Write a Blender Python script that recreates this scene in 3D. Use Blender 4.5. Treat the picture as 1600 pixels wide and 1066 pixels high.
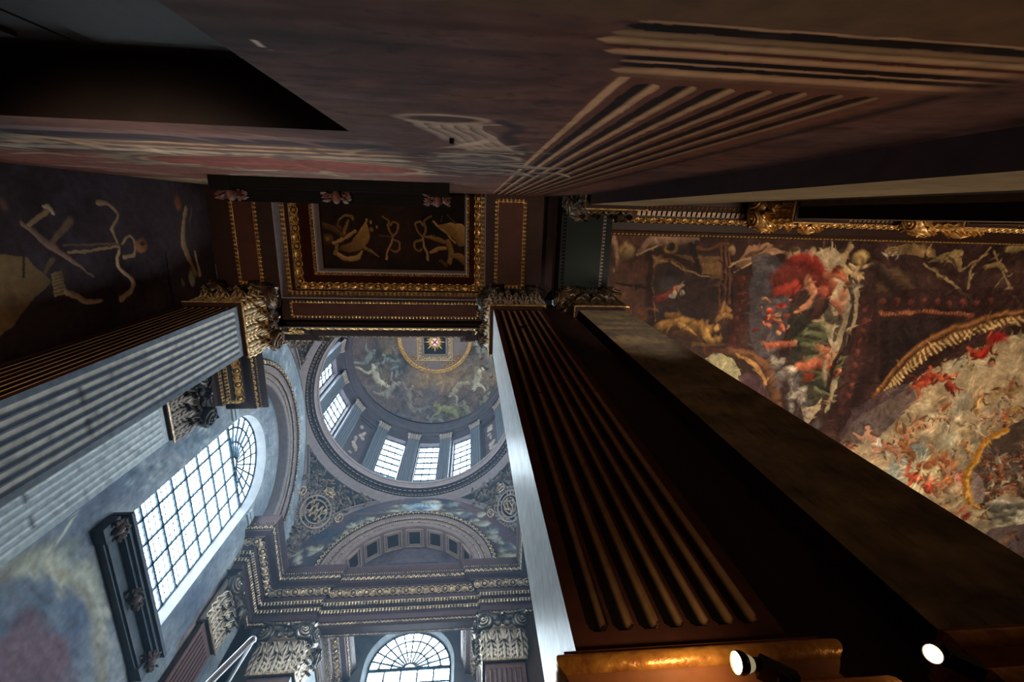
import bpy, math, random
import numpy as np
from mathutils import Matrix, Vector
PI=math.pi
for o in list(bpy.data.objects): bpy.data.objects.remove(o, do_unlink=True)
SC=bpy.context.scene; COL=SC.collection

# ---------------------------------------------------------------- camera
# world: camera at the origin, +X along the nave, +Y towards the vestibule, Z up, floor at -0.9
FPX=706.0
_Z=np.array([-65.,-199.,FPX]); _Z/=np.linalg.norm(_Z)
_b=.004
_X=np.array([1.,_b,(65+199*_b)/FPX]); _X/=np.linalg.norm(_X)
_Y=np.cross(_Z,_X)
cam_d=bpy.data.cameras.new('camera'); cam=bpy.data.objects.new('camera',cam_d); COL.objects.link(cam)
cam_d.sensor_width=36; cam_d.lens=FPX/1600*36; cam_d.clip_start=.05; cam_d.clip_end=200
_R=np.array([_X,_Y,_Z])
cam.matrix_world=Matrix(((_R[0,0],-_R[0,1],-_R[0,2],0),(_R[1,0],-_R[1,1],-_R[1,2],0),(_R[2,0],-_R[2,1],-_R[2,2],0),(0,0,0,1)))
SC.camera=cam
def on(x,y,ax,val):
    """point of the plane ax=val that was measured at (x,y) on the photograph"""
    d=_R@np.array([x-800.,y-533.,FPX]); return d*(val/d['XYZ'.index(ax)])

# ---------------------------------------------------------------- world, light, exposure
W=bpy.data.worlds.new('sky'); SC.world=W; W.use_nodes=True
bg=W.node_tree.nodes['Background']; bg.inputs[0].default_value=(.55,.75,1,1); bg.inputs[1].default_value=.006
SC.view_settings.view_transform='Standard'; SC.view_settings.look='None'
SC.view_settings.gamma=1; SC.view_settings.use_curve_mapping=False; SC.view_settings.exposure=.12
def area(name,loc,target,size,sy,energy,col):
    l=bpy.data.lights.new(name,'AREA'); l.shape='RECTANGLE'; l.size=size; l.size_y=sy; l.energy=energy; l.color=col
    o=bpy.data.objects.new(name,l); COL.objects.link(o); o.location=loc
    o.rotation_euler=(Vector(target)-Vector(loc)).to_track_quat('-Z','Y').to_euler(); return o
def spot(name,loc,target,energy,col,ang,blend=.6,r=.05):
    l=bpy.data.lights.new(name,'SPOT'); l.energy=energy; l.color=col; l.spot_size=math.radians(ang); l.spot_blend=blend; l.shadow_soft_size=r
    o=bpy.data.objects.new(name,l); COL.objects.link(o); o.location=loc
    o.rotation_euler=(Vector(target)-Vector(loc)).to_track_quat('-Z','Y').to_euler(); return o
WIN_E=25.0          # brightness of the daylight in the window panes
LIGHTS=dict(
  hall=area('hall_uplight',(10,6.5,-.6),(10,6.0,11),8,6,1500,(1,.84,.68)),
  bay=spot('bay_uplight',(-1.7,.5,.2),(-1.85,1.1,11),950,(1,.82,.62),56,.7,.10),
  pier=spot('pier_fill',(2.8,-.16,2.0),(2.7,1.84,8.6),1000,(1,.88,.74),25,1,.08),  # unseen spot added to brighten the upper part of the marbled pilaster
  left=spot('left_fill',(-4.7,-.3,2.2),(-4.9,1.84,6.8),170,(1,.80,.60),62,1,.1),  # unseen spot added to lift the dark face of the left pilaster
  wall=spot('wall_uplight',(1.7,1.5,1.0),(1.1,-.42,2.3),40,(1,.76,.56),110,1,.15),
)

# ---------------------------------------------------------------- materials
def srgb(c):
    c=np.asarray(c,float)/255.; return np.where(c<=.04045,c/12.92,((c+.055)/1.055)**2.4)
MATS={}
def mat(name,rgb,rough=.6,metal=0,noise=.25,scale=6,bump=.0,dark=None,emit=None,es=0,stretch=(1,1,1),spec=None,relief_shade=False):
    if spec is None: spec=.5 if metal>.2 or rough<.4 else .12
    if name in MATS: return MATS[name]
    m=bpy.data.materials.new(name); m.use_nodes=True; N=m.node_tree; P=N.nodes['Principled BSDF']
    c=tuple(srgb(rgb)); P.inputs['Roughness'].default_value=rough; P.inputs['Metallic'].default_value=metal
    P.inputs['Specular IOR Level'].default_value=spec
    tc=N.nodes.new('ShaderNodeTexCoord'); mp=N.nodes.new('ShaderNodeMapping'); mp.inputs['Scale'].default_value=stretch
    N.links.new(tc.outputs['Object'],mp.inputs[0])
    nz=N.nodes.new('ShaderNodeTexNoise'); nz.inputs['Scale'].default_value=scale; nz.inputs['Detail'].default_value=6
    N.links.new(mp.outputs[0],nz.inputs['Vector'])
    rp=N.nodes.new('ShaderNodeValToRGB'); rp.color_ramp.elements[0].position=.3; rp.color_ramp.elements[1].position=.68
    d=tuple(srgb(dark)) if dark is not None else tuple(v*(1-noise) for v in c)
    rp.color_ramp.elements[0].color=(*d,1); rp.color_ramp.elements[1].color=(*c,1)
    if relief_shade:   # relief shading put into the colour: hollows darkened, raised edges brightened
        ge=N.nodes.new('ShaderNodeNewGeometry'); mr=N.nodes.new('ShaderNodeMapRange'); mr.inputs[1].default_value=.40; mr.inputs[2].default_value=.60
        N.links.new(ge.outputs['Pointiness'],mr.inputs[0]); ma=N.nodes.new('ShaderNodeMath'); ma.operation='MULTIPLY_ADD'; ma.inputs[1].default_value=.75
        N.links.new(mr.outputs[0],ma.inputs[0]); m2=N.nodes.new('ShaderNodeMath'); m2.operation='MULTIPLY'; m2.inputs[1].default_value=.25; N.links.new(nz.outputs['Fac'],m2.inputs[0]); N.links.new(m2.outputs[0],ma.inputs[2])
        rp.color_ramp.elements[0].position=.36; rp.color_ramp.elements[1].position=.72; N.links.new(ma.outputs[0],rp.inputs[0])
    else: N.links.new(nz.outputs['Fac'],rp.inputs[0])
    N.links.new(rp.outputs[0],P.inputs['Base Color'])
    if bump:
        b=N.nodes.new('ShaderNodeBump'); b.inputs['Strength'].default_value=bump; b.inputs['Distance'].default_value=.02
        N.links.new(nz.outputs['Fac'],b.inputs['Height']); N.links.new(b.outputs[0],P.inputs['Normal'])
    if emit is not None:
        P.inputs['Emission Color'].default_value=(*emit,1); P.inputs['Emission Strength'].default_value=es
    MATS[name]=m; return m
def paintmat(name,rough=.7,spec=.08,bump=.15):
    m=bpy.data.materials.new(name); m.use_nodes=True; N=m.node_tree; P=N.nodes['Principled BSDF']
    P.inputs['Roughness'].default_value=rough; P.inputs['Specular IOR Level'].default_value=spec
    a=N.nodes.new('ShaderNodeAttribute'); a.attribute_name='Col'
    tc=N.nodes.new('ShaderNodeTexCoord'); nz=N.nodes.new('ShaderNodeTexNoise'); nz.inputs['Scale'].default_value=9; nz.inputs['Detail'].default_value=7
    N.links.new(tc.outputs['Object'],nz.inputs['Vector'])
    mr=N.nodes.new('ShaderNodeMapRange'); mr.inputs[1].default_value=.3; mr.inputs[2].default_value=.7; mr.inputs[3].default_value=.78; mr.inputs[4].default_value=1.15
    N.links.new(nz.outputs['Fac'],mr.inputs[0])
    mx=N.nodes.new('ShaderNodeVectorMath'); mx.operation='SCALE'
    N.links.new(a.outputs['Color'],mx.inputs[0]); N.links.new(mr.outputs[0],mx.inputs['Scale']); N.links.new(mx.outputs[0],P.inputs['Base Color'])
    b=N.nodes.new('ShaderNodeBump'); b.inputs['Strength'].default_value=bump; b.inputs['Distance'].default_value=.01
    N.links.new(nz.outputs['Fac'],b.inputs['Height']); N.links.new(b.outputs[0],P.inputs['Normal'])
    return m
GOLD=mat('bright_gilding',(232,184,104),.34,.45,dark=(110,66,34),scale=14,bump=.3)
BRONZE=mat('tarnished_gilding',(216,184,142),.38,.40,dark=(64,44,34),scale=12,bump=.4)
DARKORN=mat('dark_carved_wood',(146,130,118),.40,.2,dark=(22,19,22),scale=14,bump=.3,relief_shade=True)
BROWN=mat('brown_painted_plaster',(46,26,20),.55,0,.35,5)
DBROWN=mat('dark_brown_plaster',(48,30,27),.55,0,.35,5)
FOL=mat('dull_gilt_foliage',(142,124,112),.42,.2,dark=(34,28,30),scale=9)
MAUVE=mat('mauve_stone_paint',(126,112,110),.55,0,.22,7,bump=.1)
RIM=mat('pale_stone_fillet',(176,160,158),.5,0,.2,7)
BLUEW=mat('grey_stone_paint',(150,156,160),.6,0,.3,3,bump=.1)
BLACKM=mat('black_metal',(22,20,20),.4,.6)
IRON=mat('window_iron',(40,58,70),.5,.2)
FLOORM=mat('stone_floor',(120,104,88),.5,0,.3,2)
SHELL=mat('plain_plaster',(88,74,68),.8,0,.2,2)
PANE=mat('daylit_glass',(230,240,250),.2,0,.02,3,emit=(.74,.90,1.0),es=WIN_E)
PAINT=paintmat('wall_painting')
PAINTS=paintmat('brushed_satin_paint',.36,.6,.25)
PAINTG=paintmat('ceiling_oil_painting',.6,.12)

# ---------------------------------------------------------------- mesh gathering
class G:
    def __init__(s): s.v=[];s.f=[];s.n=0;s.c=[]
    def add(s,V,F,C=None):
        V=np.asarray(V,float).reshape(-1,3)
        for f in (F if isinstance(F,(list,tuple)) else [F]): s.f.append(np.asarray(f,int)+s.n)
        s.v.append(V); s.n+=len(V)
        if C is not None: s.c.append(C)
        return s
    def grid(s,P,wrap=False,C=None):
        a,b=P.shape[:2]; I=np.arange(a*b).reshape(a,b)
        if wrap: I=np.concatenate([I,I[:,:1]],1)
        F=np.stack([I[:-1,:-1],I[1:,:-1],I[1:,1:],I[:-1,1:]],-1).reshape(-1,4)
        return s.add(P.reshape(-1,3),F,C)
    def box(s,x0,x1,y0,y1,z0,z1):
        V=[(x,y,z) for x in(x0,x1) for y in(y0,y1) for z in(z0,z1)]
        return s.add(V,np.array([[0,1,3,2],[4,6,7,5],[0,4,5,1],[2,3,7,6],[0,2,6,4],[1,5,7,3]]))
    def obox(s,O,S,T,N,a,b,c):     # oriented box: centre O, half sizes a,b,c
        V=[np.array(O)+i*a*np.array(S)+j*b*np.array(T)+k*c*np.array(N) for i in(-1,1) for j in(-1,1) for k in(-1,1)]
        return s.add(V,np.array([[0,1,3,2],[4,6,7,5],[0,4,5,1],[2,3,7,6],[0,2,6,4],[1,5,7,3]]))
    def tmpl(s,T,fn=None):
        V,F=T; return s.add(fn(V) if fn else V,F)
    def build(s,name,m,parent=None,smooth=False,kind=None,label=None,cat=None,group=None):
        V=np.concatenate(s.v); me=bpy.data.meshes.new(name)
        tot=np.concatenate([np.full(len(f),f.shape[1]) for f in s.f]); L=np.concatenate([f.ravel() for f in s.f])
        st=np.concatenate([[0],np.cumsum(tot)[:-1]])
        me.vertices.add(len(V)); me.vertices.foreach_set('co',V.ravel().astype(np.float32))
        me.loops.add(len(L)); me.loops.foreach_set('vertex_index',L.astype(np.int32))
        me.polygons.add(len(tot)); me.polygons.foreach_set('loop_start',st.astype(np.int32)); me.polygons.foreach_set('loop_total',tot.astype(np.int32))
        me.polygons.foreach_set('use_smooth',np.full(len(tot),smooth))
        me.update(calc_edges=True)
        if s.c:
            C=np.concatenate(s.c); a=me.color_attributes.new('Col','FLOAT_COLOR','POINT')
            a.data.foreach_set('color',np.concatenate([C,np.ones((len(C),1))],1).ravel().astype(np.float32))
        me.materials.append(m)
        o=bpy.data.objects.new(name,me); COL.objects.link(o)
        if parent: o.parent=parent
        tag(o,label,cat,group,kind); return o
def tag(o,label=None,cat=None,group=None,kind=None):
    if label:o['label']=label
    if cat:o['category']=cat
    if group:o['group']=group
    if kind:o['kind']=kind
def empty(name,loc=(0,0,0),rz=0,label=None,cat=None,group=None,kind=None):
    o=bpy.data.objects.new(name,None); COL.objects.link(o); o.location=loc; o.rotation_euler=(0,0,rz); o.empty_display_size=.1
    tag(o,label,cat,group,kind); return o
def copytree(o,parent=None):
    c=o.copy(); COL.objects.link(c)
    for k in('label','category','group'):
        if k in c and parent is None and k in c: pass
    c.parent=parent
    for ch in list(o.children): copytree(ch,c)
    return c
A=np.array
def unit(v): v=A(v,float); return v/np.linalg.norm(v)

# ---------------------------------------------------------------- templates (local s,t,n)
def T_ball(rs=1,rt=1,rn=1,nu=8,nv=4,full=False):
    th=np.linspace(0,2*PI,nu,endpoint=False); ph=np.linspace(-PI/2 if full else 0,PI/2,nv+1)
    P=np.stack([np.outer(np.cos(ph),np.cos(th))*rs,np.outer(np.cos(ph),np.sin(th))*rt,np.outer(np.sin(ph),np.ones(nu))*rn],-1)
    g=G().grid(P,True); return np.concatenate(g.v),g.f
def T_tube(P,r,k=5,closed=False,cap=False):
    P=A(P,float); n=len(P); r=np.broadcast_to(r,(n,))
    t=np.roll(P,-1,0)-np.roll(P,1,0)
    if not closed: t[0]=P[1]-P[0]; t[-1]=P[-1]-P[-2]
    t/=np.linalg.norm(t,axis=1)[:,None]+1e-9
    ref=A([0,0,1.]) if abs(t[:,2]).mean()<.8 else A([1.,0,0])
    a=np.cross(t,ref); a/=np.linalg.norm(a,axis=1)[:,None]+1e-9; b=np.cross(t,a)
    th=np.linspace(0,2*PI,k,endpoint=False)
    Q=P[:,None]+r[:,None,None]*(np.cos(th)[None,:,None]*a[:,None]+np.sin(th)[None,:,None]*b[:,None])
    if closed: Q=np.concatenate([Q,Q[:1]])
    g=G().grid(Q,True); return np.concatenate(g.v),g.f
def merge(*Ts):
    g=G()
    for T in Ts: g.add(T[0],T[1])
    return np.concatenate(g.v),g.f
def mv(T,s=0,t=0,n=0,sc=1,rot=0):
    V=A(T[0])*sc; c,sn=math.cos(rot),math.sin(rot)
    V=np.stack([V[:,0]*c-V[:,1]*sn,V[:,0]*sn+V[:,1]*c,V[:,2]],1)
    return V+A([s,t,n]),T[1]
def T_ring(rs,rt,tr,n=14,k=4,a0=0,a1=2*PI,z=0):
    cl=abs(a1-a0-2*PI)<1e-6
    th=np.linspace(a0,a1,n,endpoint=not cl)
    return T_tube(np.stack([rs*np.cos(th),rt*np.sin(th),np.full(n,z)],1),tr,k,cl)
def T_leafflat(l,w,h):   # small ridged leaf along +t from 0 to l
    t=np.linspace(0,1,5); hw=w/2*np.sin(PI*np.clip(t*.85+.08,0,1))
    P=np.stack([np.stack([-hw,t*l,0*t],1),np.stack([0*t,t*l,h*np.sin(PI*np.clip(t,0.05,.95))],1),np.stack([hw,t*l,0*t],1)],1)
    g=G().grid(P); return np.concatenate(g.v),g.f
LF=T_leafflat(1,.5,.22)
def U_egg(p,w):          # ball in a ring, then palmette in a ring; unit length 2p
    r=w*.40
    pal=[mv(LF,0,-.75*r,0,r*1.5,a) for a in()]
    pal=[]
    for a in(-1.0,-.5,0,.5,1.0):
        T=mv(LF,0,0,0,r*1.35,0); T=mv(T,0,0,0,1,a); pal.append((T[0]+A([0,-r*.65,w*.03]),T[1]))
    X=[]
    for s0 in(0,p,2*p):
        for q in(1,-1):
            X.append(mv(LF,s0,0,.0,w*.48,0 if q>0 else PI))
    return merge(mv(T_ball(r*.62,r*.62,r*.7,8,4),p/2),T_ring(r,r,w*.055,14,4) and mv(T_ring(r,r*1.08,w*.06,14,4),p/2,0,w*.05),
        mv(T_ring(r,r*1.08,w*.06,14,4),1.5*p,0,w*.05),mv(merge(*pal),1.5*p),*X[:4]),2*p
def U_leaf(p,w):
    L=mv(LF,p/2,-w/2,0,w)
    c1=mv(T_ring(p*.28,w*.22,w*.07,7,3,.3,PI-.3),p*.0,w*.12,w*.05)
    d=mv(T_ball(w*.1,w*.12,w*.14,5,2),0,-w*.2)
    return merge((L[0]*A([1,1,1]),L[1]),c1,d),p
def U_bead(p,w): return mv(T_ball(p*.38,w*.42,w*.42,6,3),p/2),p
def U_scal(p,w):
    return merge(mv(T_ring(p*.42,w*.75,w*.11,8,4,0,PI),p/2,-w*.4,w*.06),mv(T_ball(p*.17,w*.24,w*.22,6,2),p/2,-w*.12),mv(T_ball(p*.06,w*.3,w*.12,4,2),0,-w*.2)),p
def U_dent(p,w):
    V=[(a*p,b*w/2,c) for a in(.15,.8) for b in(-1,1) for c in(0,w*.4)]
    return (A(V),[A([[0,1,3,2],[4,6,7,5],[0,4,5,1],[2,3,7,6],[1,5,7,3]])]),p
UN={'egg':U_egg,'leaf':U_leaf,'bead':U_bead,'scal':U_scal,'dent':U_dent}
def band(g,kind,p0,p1,t,n,w,pitch,fn=None):
    """run an ornament from p0 to p1, across dir t, facing n"""
    p0=A(p0,float);p1=A(p1,float);L=np.linalg.norm(p1-p0)
    T,ul=UN[kind](pitch,w); k=max(1,int(round(L/ul))); sc=L/(k*ul); S=(p1-p0)/L; t=A(t,float); n=A(n,float)
    V,F=T; F=[A(f) for f in F]
    for i in range(k):
        s=(V[:,0]+i*ul)*sc
        g.add(p0+s[:,None]*S+V[:,1:2]*t+V[:,2:3]*n,F)
def arcband(g,kind,C,ex,ey,ez,R,a0,a1,w,pitch,flip=1,tilt=(1,0)):
    """ornament round an arc of radius R about C in plane ex,ey facing ez"""
    T,ul=UN[kind](pitch,w); L=R*abs(a1-a0); k=max(1,int(round(L/ul))); C=A(C,float)
    V,F=T; ex=A(ex,float);ey=A(ey,float);ez=A(ez,float)
    for i in range(k):
        a=a0+(a1-a0)*((V[:,0]/ul+i)/k)
        rr=R+flip*(V[:,1]*tilt[0]); zz=V[:,2]+V[:,1]*tilt[1]
        g.add(C+(rr*np.cos(a))[:,None]*ex+(rr*np.sin(a))[:,None]*ey+zz[:,None]*ez,F)
def bar(g,p0,p1,n,w,h):
    p0=A(p0,float);p1=A(p1,float);S=unit(p1-p0);N=unit(n);T=np.cross(N,S)
    g.obox((p0+p1)/2,S,T,N,np.linalg.norm(p1-p0)/2,w/2,h)
# sweeps of a profile round plan paths; profile = [(out,z)...]; path runs with the room on its left
def offset(path,d,closed=False):
    P=[A(p,float) for p in path]; n=len(P); out=[]
    for i in range(n):
        e=[]
        if i>0 or closed: e.append(unit(P[i]-P[i-1]))
        if i<n-1 or closed: e.append(unit(P[(i+1)%n]-P[i]))
        nn=[A([-v[1],v[0]]) for v in e]
        if len(nn)==1: out.append(P[i]+d*nn[0])
        else:
            m=nn[0]+nn[1]; out.append(P[i]+m*d/max(.3,(1+nn[0]@nn[1])))
    return out
def sweep(g,path,prof,closed=False):
    rows=[]
    for d,z in prof:
        o=offset(path,d,closed); rows.append([(p[0],p[1],z) for p in o]+([(o[0][0],o[0][1],z)] if closed else []))
    for i in range(len(rows)-1):                      # each facet separate for crisp edges
        g.grid(A([rows[i],rows[i+1]]))
def sweepband(g,kind,path,d0,z0,d1,z1,pitch,trim=.0,closed=False):
    """ornament laid on the facet between profile points (d0,z0)-(d1,z1)"""
    dm,zm=(d0+d1)/2,(z0+z1)/2; w=math.hypot(d1-d0,z1-z0)
    o=offset(path,dm,closed); n=len(o)
    for i in range(n if closed else n-1):
        a,b=A(o[i]),A(o[(i+1)%n]); L=np.linalg.norm(b-a)
        if L<pitch*1.2: continue
        S=(b-a)/L; nn=A([-S[1],S[0]])
        t=A([nn[0]*(d1-d0)/w,nn[1]*(d1-d0)/w,(z1-z0)/w]); nrm=np.cross(A([S[0],S[1],0]),t)
        if nrm[:2]@nn<0 or (abs(nrm[:2]@nn)<1e-6 and nrm[2]>0): nrm=-nrm
        if d1>d0 and nrm[2]>0: nrm=-nrm
        band(g,kind,(*(a+S*trim),zm),(*(b-S*trim),zm),t,nrm,w,pitch)

# ---------------------------------------------------------------- painter (colours per vertex of a fine flat grid)
_rng=np.random.RandomState(7); _LAT=_rng.rand(256,256)
def vnoise(x,y):
    xi=np.floor(x).astype(int); yi=np.floor(y).astype(int); fx=x-xi; fy=y-yi; fx=fx*fx*(3-2*fx); fy=fy*fy*(3-2*fy)
    a=_LAT[xi%256,yi%256];b=_LAT[(xi+1)%256,yi%256];c=_LAT[xi%256,(yi+1)%256];d=_LAT[(xi+1)%256,(yi+1)%256]
    return (a*(1-fx)+b*fx)*(1-fy)+(c*(1-fx)+d*fx)*fy
def fbm(x,y,o=4):
    s=0;a=.5;t=0
    for i in range(o): s=s+a*vnoise(x*2**i+17*i,y*2**i+31*i); t+=a; a*=.55
    return s/t
def smooth(pts,k=5):
    P=A(pts,float)
    if len(P)<3: return P
    Q=np.concatenate([[2*P[0]-P[1]],P,[2*P[-1]-P[-2]]]); out=[]
    for i in range(1,len(Q)-2):
        for t in np.linspace(0,1,k,endpoint=False):
            a,b,c,d=Q[i-1],Q[i],Q[i+1],Q[i+2]
            out.append(.5*((2*b)+(c-a)*t+(2*a-5*b+4*c-d)*t*t+(3*b-a-3*c+d)*t**3))
    out.append(P[-1]); return A(out)
class Paint:
    """x,y: plane coordinates of the vertices; conv maps measured points to plane coordinates; px: size of one measured unit"""
    def __init__(s,x,y,conv=None,base=(90,70,60),warp=None):
        s.x=x.ravel().copy();s.y=y.ravel().copy()
        if warp:
            a,f=warp; X0,Y0=s.x.copy(),s.y.copy()
            for k in(1,3.1): s.x+=a/k*(fbm(X0*f*k,Y0*f*k,3)-.5)*2; s.y+=a/k*(fbm(X0*f*k+40,Y0*f*k+91,3)-.5)*2
        s.C=np.tile(srgb(base),(s.x.size,1)); s.conv=conv
    def cv(s,p):
        if s.conv is None: return A(p,float)
        return A([s.conv(*q) for q in p])
    def scale(s,p):
        if s.conv is None: return 1.
        q=s.conv(*p);a=s.conv(p[0]+4,p[1]);b=s.conv(p[0],p[1]+4)
        return math.sqrt(math.hypot(a[0]-q[0],a[1]-q[1])*math.hypot(b[0]-q[0],b[1]-q[1]))/4
    def mixm(s,m,a,c): s.C[m]=s.C[m]*(1-a[:,None])+c*a[:,None]
    def brush(s,sc,amp,seed=0):
        n=fbm(s.x*sc+seed,s.y*sc,5); m=fbm(s.x*sc*3+9,s.y*sc*3+seed,4); s.C=np.clip(s.C*(1+amp*(n-.5)*2.4)[:,None]*(1+amp*.8*(m-.5)*2)[:,None],0,1)
    def impasto(s,n,box,L,seed=0,j=.35,keep=None):
        # short curved brush marks that take up the colour beneath them and shift it lighter or darker
        r=np.random.RandomState(seed); order=np.argsort(s.x); xs=s.x[order]
        for i in range(n):
            x,y=r.uniform(box[0],box[1]),r.uniform(box[2],box[3]); l=L*r.uniform(.5,1.6); w=l*r.uniform(.14,.3)
            a=fbm(A([x*.9]),A([y*.9]),2)[0]*12; lo,hi=np.searchsorted(xs,[x-l,x+l]); id_=order[lo:hi]; id_=id_[abs(s.y[id_]-y)<l]
            if len(id_)<3: continue
            X,Y=s.x[id_]-x,s.y[id_]-y; u=X*math.cos(a)+Y*math.sin(a); v=-X*math.sin(a)+Y*math.cos(a)-.25*u*u/l
            d=np.sqrt((u/l)**2+(v/w)**2); al=np.clip((1-d)/.5,0,1)*.75; k=id_[np.argmin(abs(X)+abs(Y))]
            c=s.C[k]*(1+r.uniform(-j,j*1.25))*(1+A([.06,0,-.06])*r.uniform(-1,1.4)); s.C[id_]=s.C[id_]*(1-al[:,None])+np.clip(c*(1+.35*np.clip(v/w,-1,1)[:,None]),0,1)*al[:,None]
    def tint(s,sc,amp,o=4,sy=None,seed=0):
        n=fbm(s.x*sc+seed,s.y*(sy or sc)+seed*2,o); s.C*=(1+amp*(n-.5)*2)[:,None]
    def cloud(s,sc,col,lo,hi,o=4,sy=None,seed=0,amt=1,mask=None):
        n=fbm(s.x*sc+seed,s.y*(sy or sc)+seed*2,o); a=np.clip((n-lo)/(hi-lo),0,1)*amt
        if mask is not None:a=a*mask
        s.C=s.C*(1-a[:,None])+srgb(col)*a[:,None]
    def stroke(s,pts,w,col,al=1,hard=.35,lit=0,sm=True,raw=False):
        P=A(pts,float) if raw else s.cv(pts)
        if sm: P=smooth(P)
        k=len(P); sc=1 if raw else s.scale(pts[len(pts)//2])
        w=np.interp(np.linspace(0,1,k),np.linspace(0,1,np.size(w)) if np.size(w)>1 else [0,1],w if np.size(w)>1 else [w,w])*sc
        mw=w.max()*1.05
        m=np.where((s.x>P[:,0].min()-mw)&(s.x<P[:,0].max()+mw)&(s.y>P[:,1].min()-mw)&(s.y<P[:,1].max()+mw))[0]
        if not len(m): return
        X,Y=s.x[m],s.y[m]; best=np.full(len(m),9.); sd=np.zeros(len(m))
        for i in range(k-1):
            ax,ay=P[i];bx,by=P[i+1]; dx,dy=bx-ax,by-ay; L=dx*dx+dy*dy+1e-12
            t=np.clip(((X-ax)*dx+(Y-ay)*dy)/L,0,1); ex=X-ax-t*dx; ey=Y-ay-t*dy
            d=np.sqrt(ex*ex+ey*ey)/(w[i]*(1-t)+w[i+1]*t+1e-9); q=d<best
            best[q]=d[q]; sd[q]=(ex*.55-ey*.83)[q]/(w[i]+1e-9)
        a=np.clip((1-best)/hard,0,1)*al; c=srgb(col)[None]*(1+lit*np.clip(sd,-1,1))[:,None]
        s.mixm(m,a,np.clip(c,0,1))
    def blob(s,x,y,rx,ry,col,rot=0,al=1,hard=.4,lit=0,raw=False):
        if raw: c=A([x,y]);sc=1
        else: c=A(s.cv([(x,y)])[0]); sc=s.scale((x,y))
        rx*=sc;ry*=sc;R=max(rx,ry)
        m=np.where((abs(s.x-c[0])<R)&(abs(s.y-c[1])<R))[0]
        if not len(m): return
        X=s.x[m]-c[0];Y=s.y[m]-c[1];cr,sr=math.cos(rot),math.sin(rot)
        u=(X*cr+Y*sr)/rx;v=(-X*sr+Y*cr)/ry;d=np.sqrt(u*u+v*v); a=np.clip((1-d)/hard,0,1)*al
        s.mixm(m,a,np.clip(srgb(col)[None]*(1+lit*(X*.55-Y*.83)/R)[:,None],0,1))
    def poly(s,pts,col,al=1,soft=0,raw=False,lit=0,sm=False):
        P=A(pts,float) if raw else s.cv(pts)
        if sm: P=smooth(np.concatenate([P,P[:1]]))
        m=np.where((s.x>P[:,0].min())&(s.x<P[:,0].max())&(s.y>P[:,1].min())&(s.y<P[:,1].max()))[0]
        if not len(m):return
        X,Y=s.x[m],s.y[m];ins=np.zeros(len(m),bool)
        for i in range(len(P)):
            ax,ay=P[i-1];bx,by=P[i]
            if ay==by: continue
            q=((ay>Y)!=(by>Y))&(X<(bx-ax)*(Y-ay)/(by-ay)+ax); ins^=q
        m=m[ins]
        if not len(m): return
        cx,cy=P.mean(0);R=np.ptp(P,axis=0).max()/2+1e-9
        s.mixm(m,np.full(len(m),al),np.clip(srgb(col)[None]*(1+lit*((s.x[m]-cx)*.55-(s.y[m]-cy)*.83)/R)[:,None],0,1))
    def figure(s,x,y,h,rot,skin=(196,140,104),cloth=None,seed=0,wing=None):
        """small painted nude or draped figure of length h, body axis at angle rot"""
        r=random.Random(seed); c,sn=math.cos(rot),math.sin(rot)
        def q(a,b): return (x+(a*c-b*sn)*h,y+(a*sn+b*c)*h)
        if wing:
            for k in(-1,1): s.stroke([q(-.12,0),q(-.3,.22*k),q(-.05,.42*k)],[h*.05,h*.10,h*.02],wing,.9,.5,.4)
        if cloth:
            s.stroke([q(-.2,.05),q(.1,r.uniform(-.15,.15)),q(.45,r.uniform(-.2,.2))],[h*.10,h*.16,h*.06],cloth,1,.4,.6)
        sh=tuple(v*.62 for v in skin)
        k=r.choice((-1,1))
        s.stroke([q(.12,.02),q(.32,.10*k),q(.52,.02*k)],[h*.085,h*.06,h*.03],sh,1,.4,.4)
        s.stroke([q(.12,-.02),q(.30,-.13*k),q(.40,-.30*k)],[h*.085,h*.06,h*.03],skin,1,.4,.4)
        s.stroke([q(-.2,0),q(-.02,.015),q(.12,0)],[h*.115,h*.095,h*.10],skin,1,.4,.5)
        s.stroke([q(-.2,.06),q(-.22,.24*r.choice((1,.8))),q(-.38,.34)],[h*.05,h*.04,h*.022],skin,1,.4,.4)
        s.stroke([q(-.2,-.06),q(-.08,-.22),q(-.2,-.34*r.choice((1,.7)))],[h*.05,h*.04,h*.022],sh,1,.4,.4)
        s.blob(*q(-.36,.02),h*.085,h*.075,tuple(v*.45 for v in skin),rot)
        s.blob(*q(-.335,.0),h*.065,h*.06,skin,rot,lit=.4)
        if cloth: s.stroke([q(.02,.06),q(.16,-.08),q(.3,.0)],[h*.04,h*.08,h*.03],tuple(min(255,v*1.25) for v in cloth),.9,.5,.7)
def plane_grid(us,vs,fn):
    U,V=np.meshgrid(us,vs,indexing='ij'); return U,V,fn(U,V)
# ================================================================ LARGE STRUCTURE
CX,CY,RR,HC=-1.98,6.95,4.04,11.9
def loft(a,b,n,wrap=True):
    t=np.linspace(0,1,n)[:,None,None]; return (1-t)*A(a)[None]+t*A(b)[None]
def simple(name,m,boxes,kind='structure',parent=None,**k):
    for b in boxes: g=G(); g.box(*b); o=g.build(name,m,parent,kind=kind,**k)
    return o
simple('floor',FLOORM,[(-7,21,-1.2,15.2,-1.0,-.9)])
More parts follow.
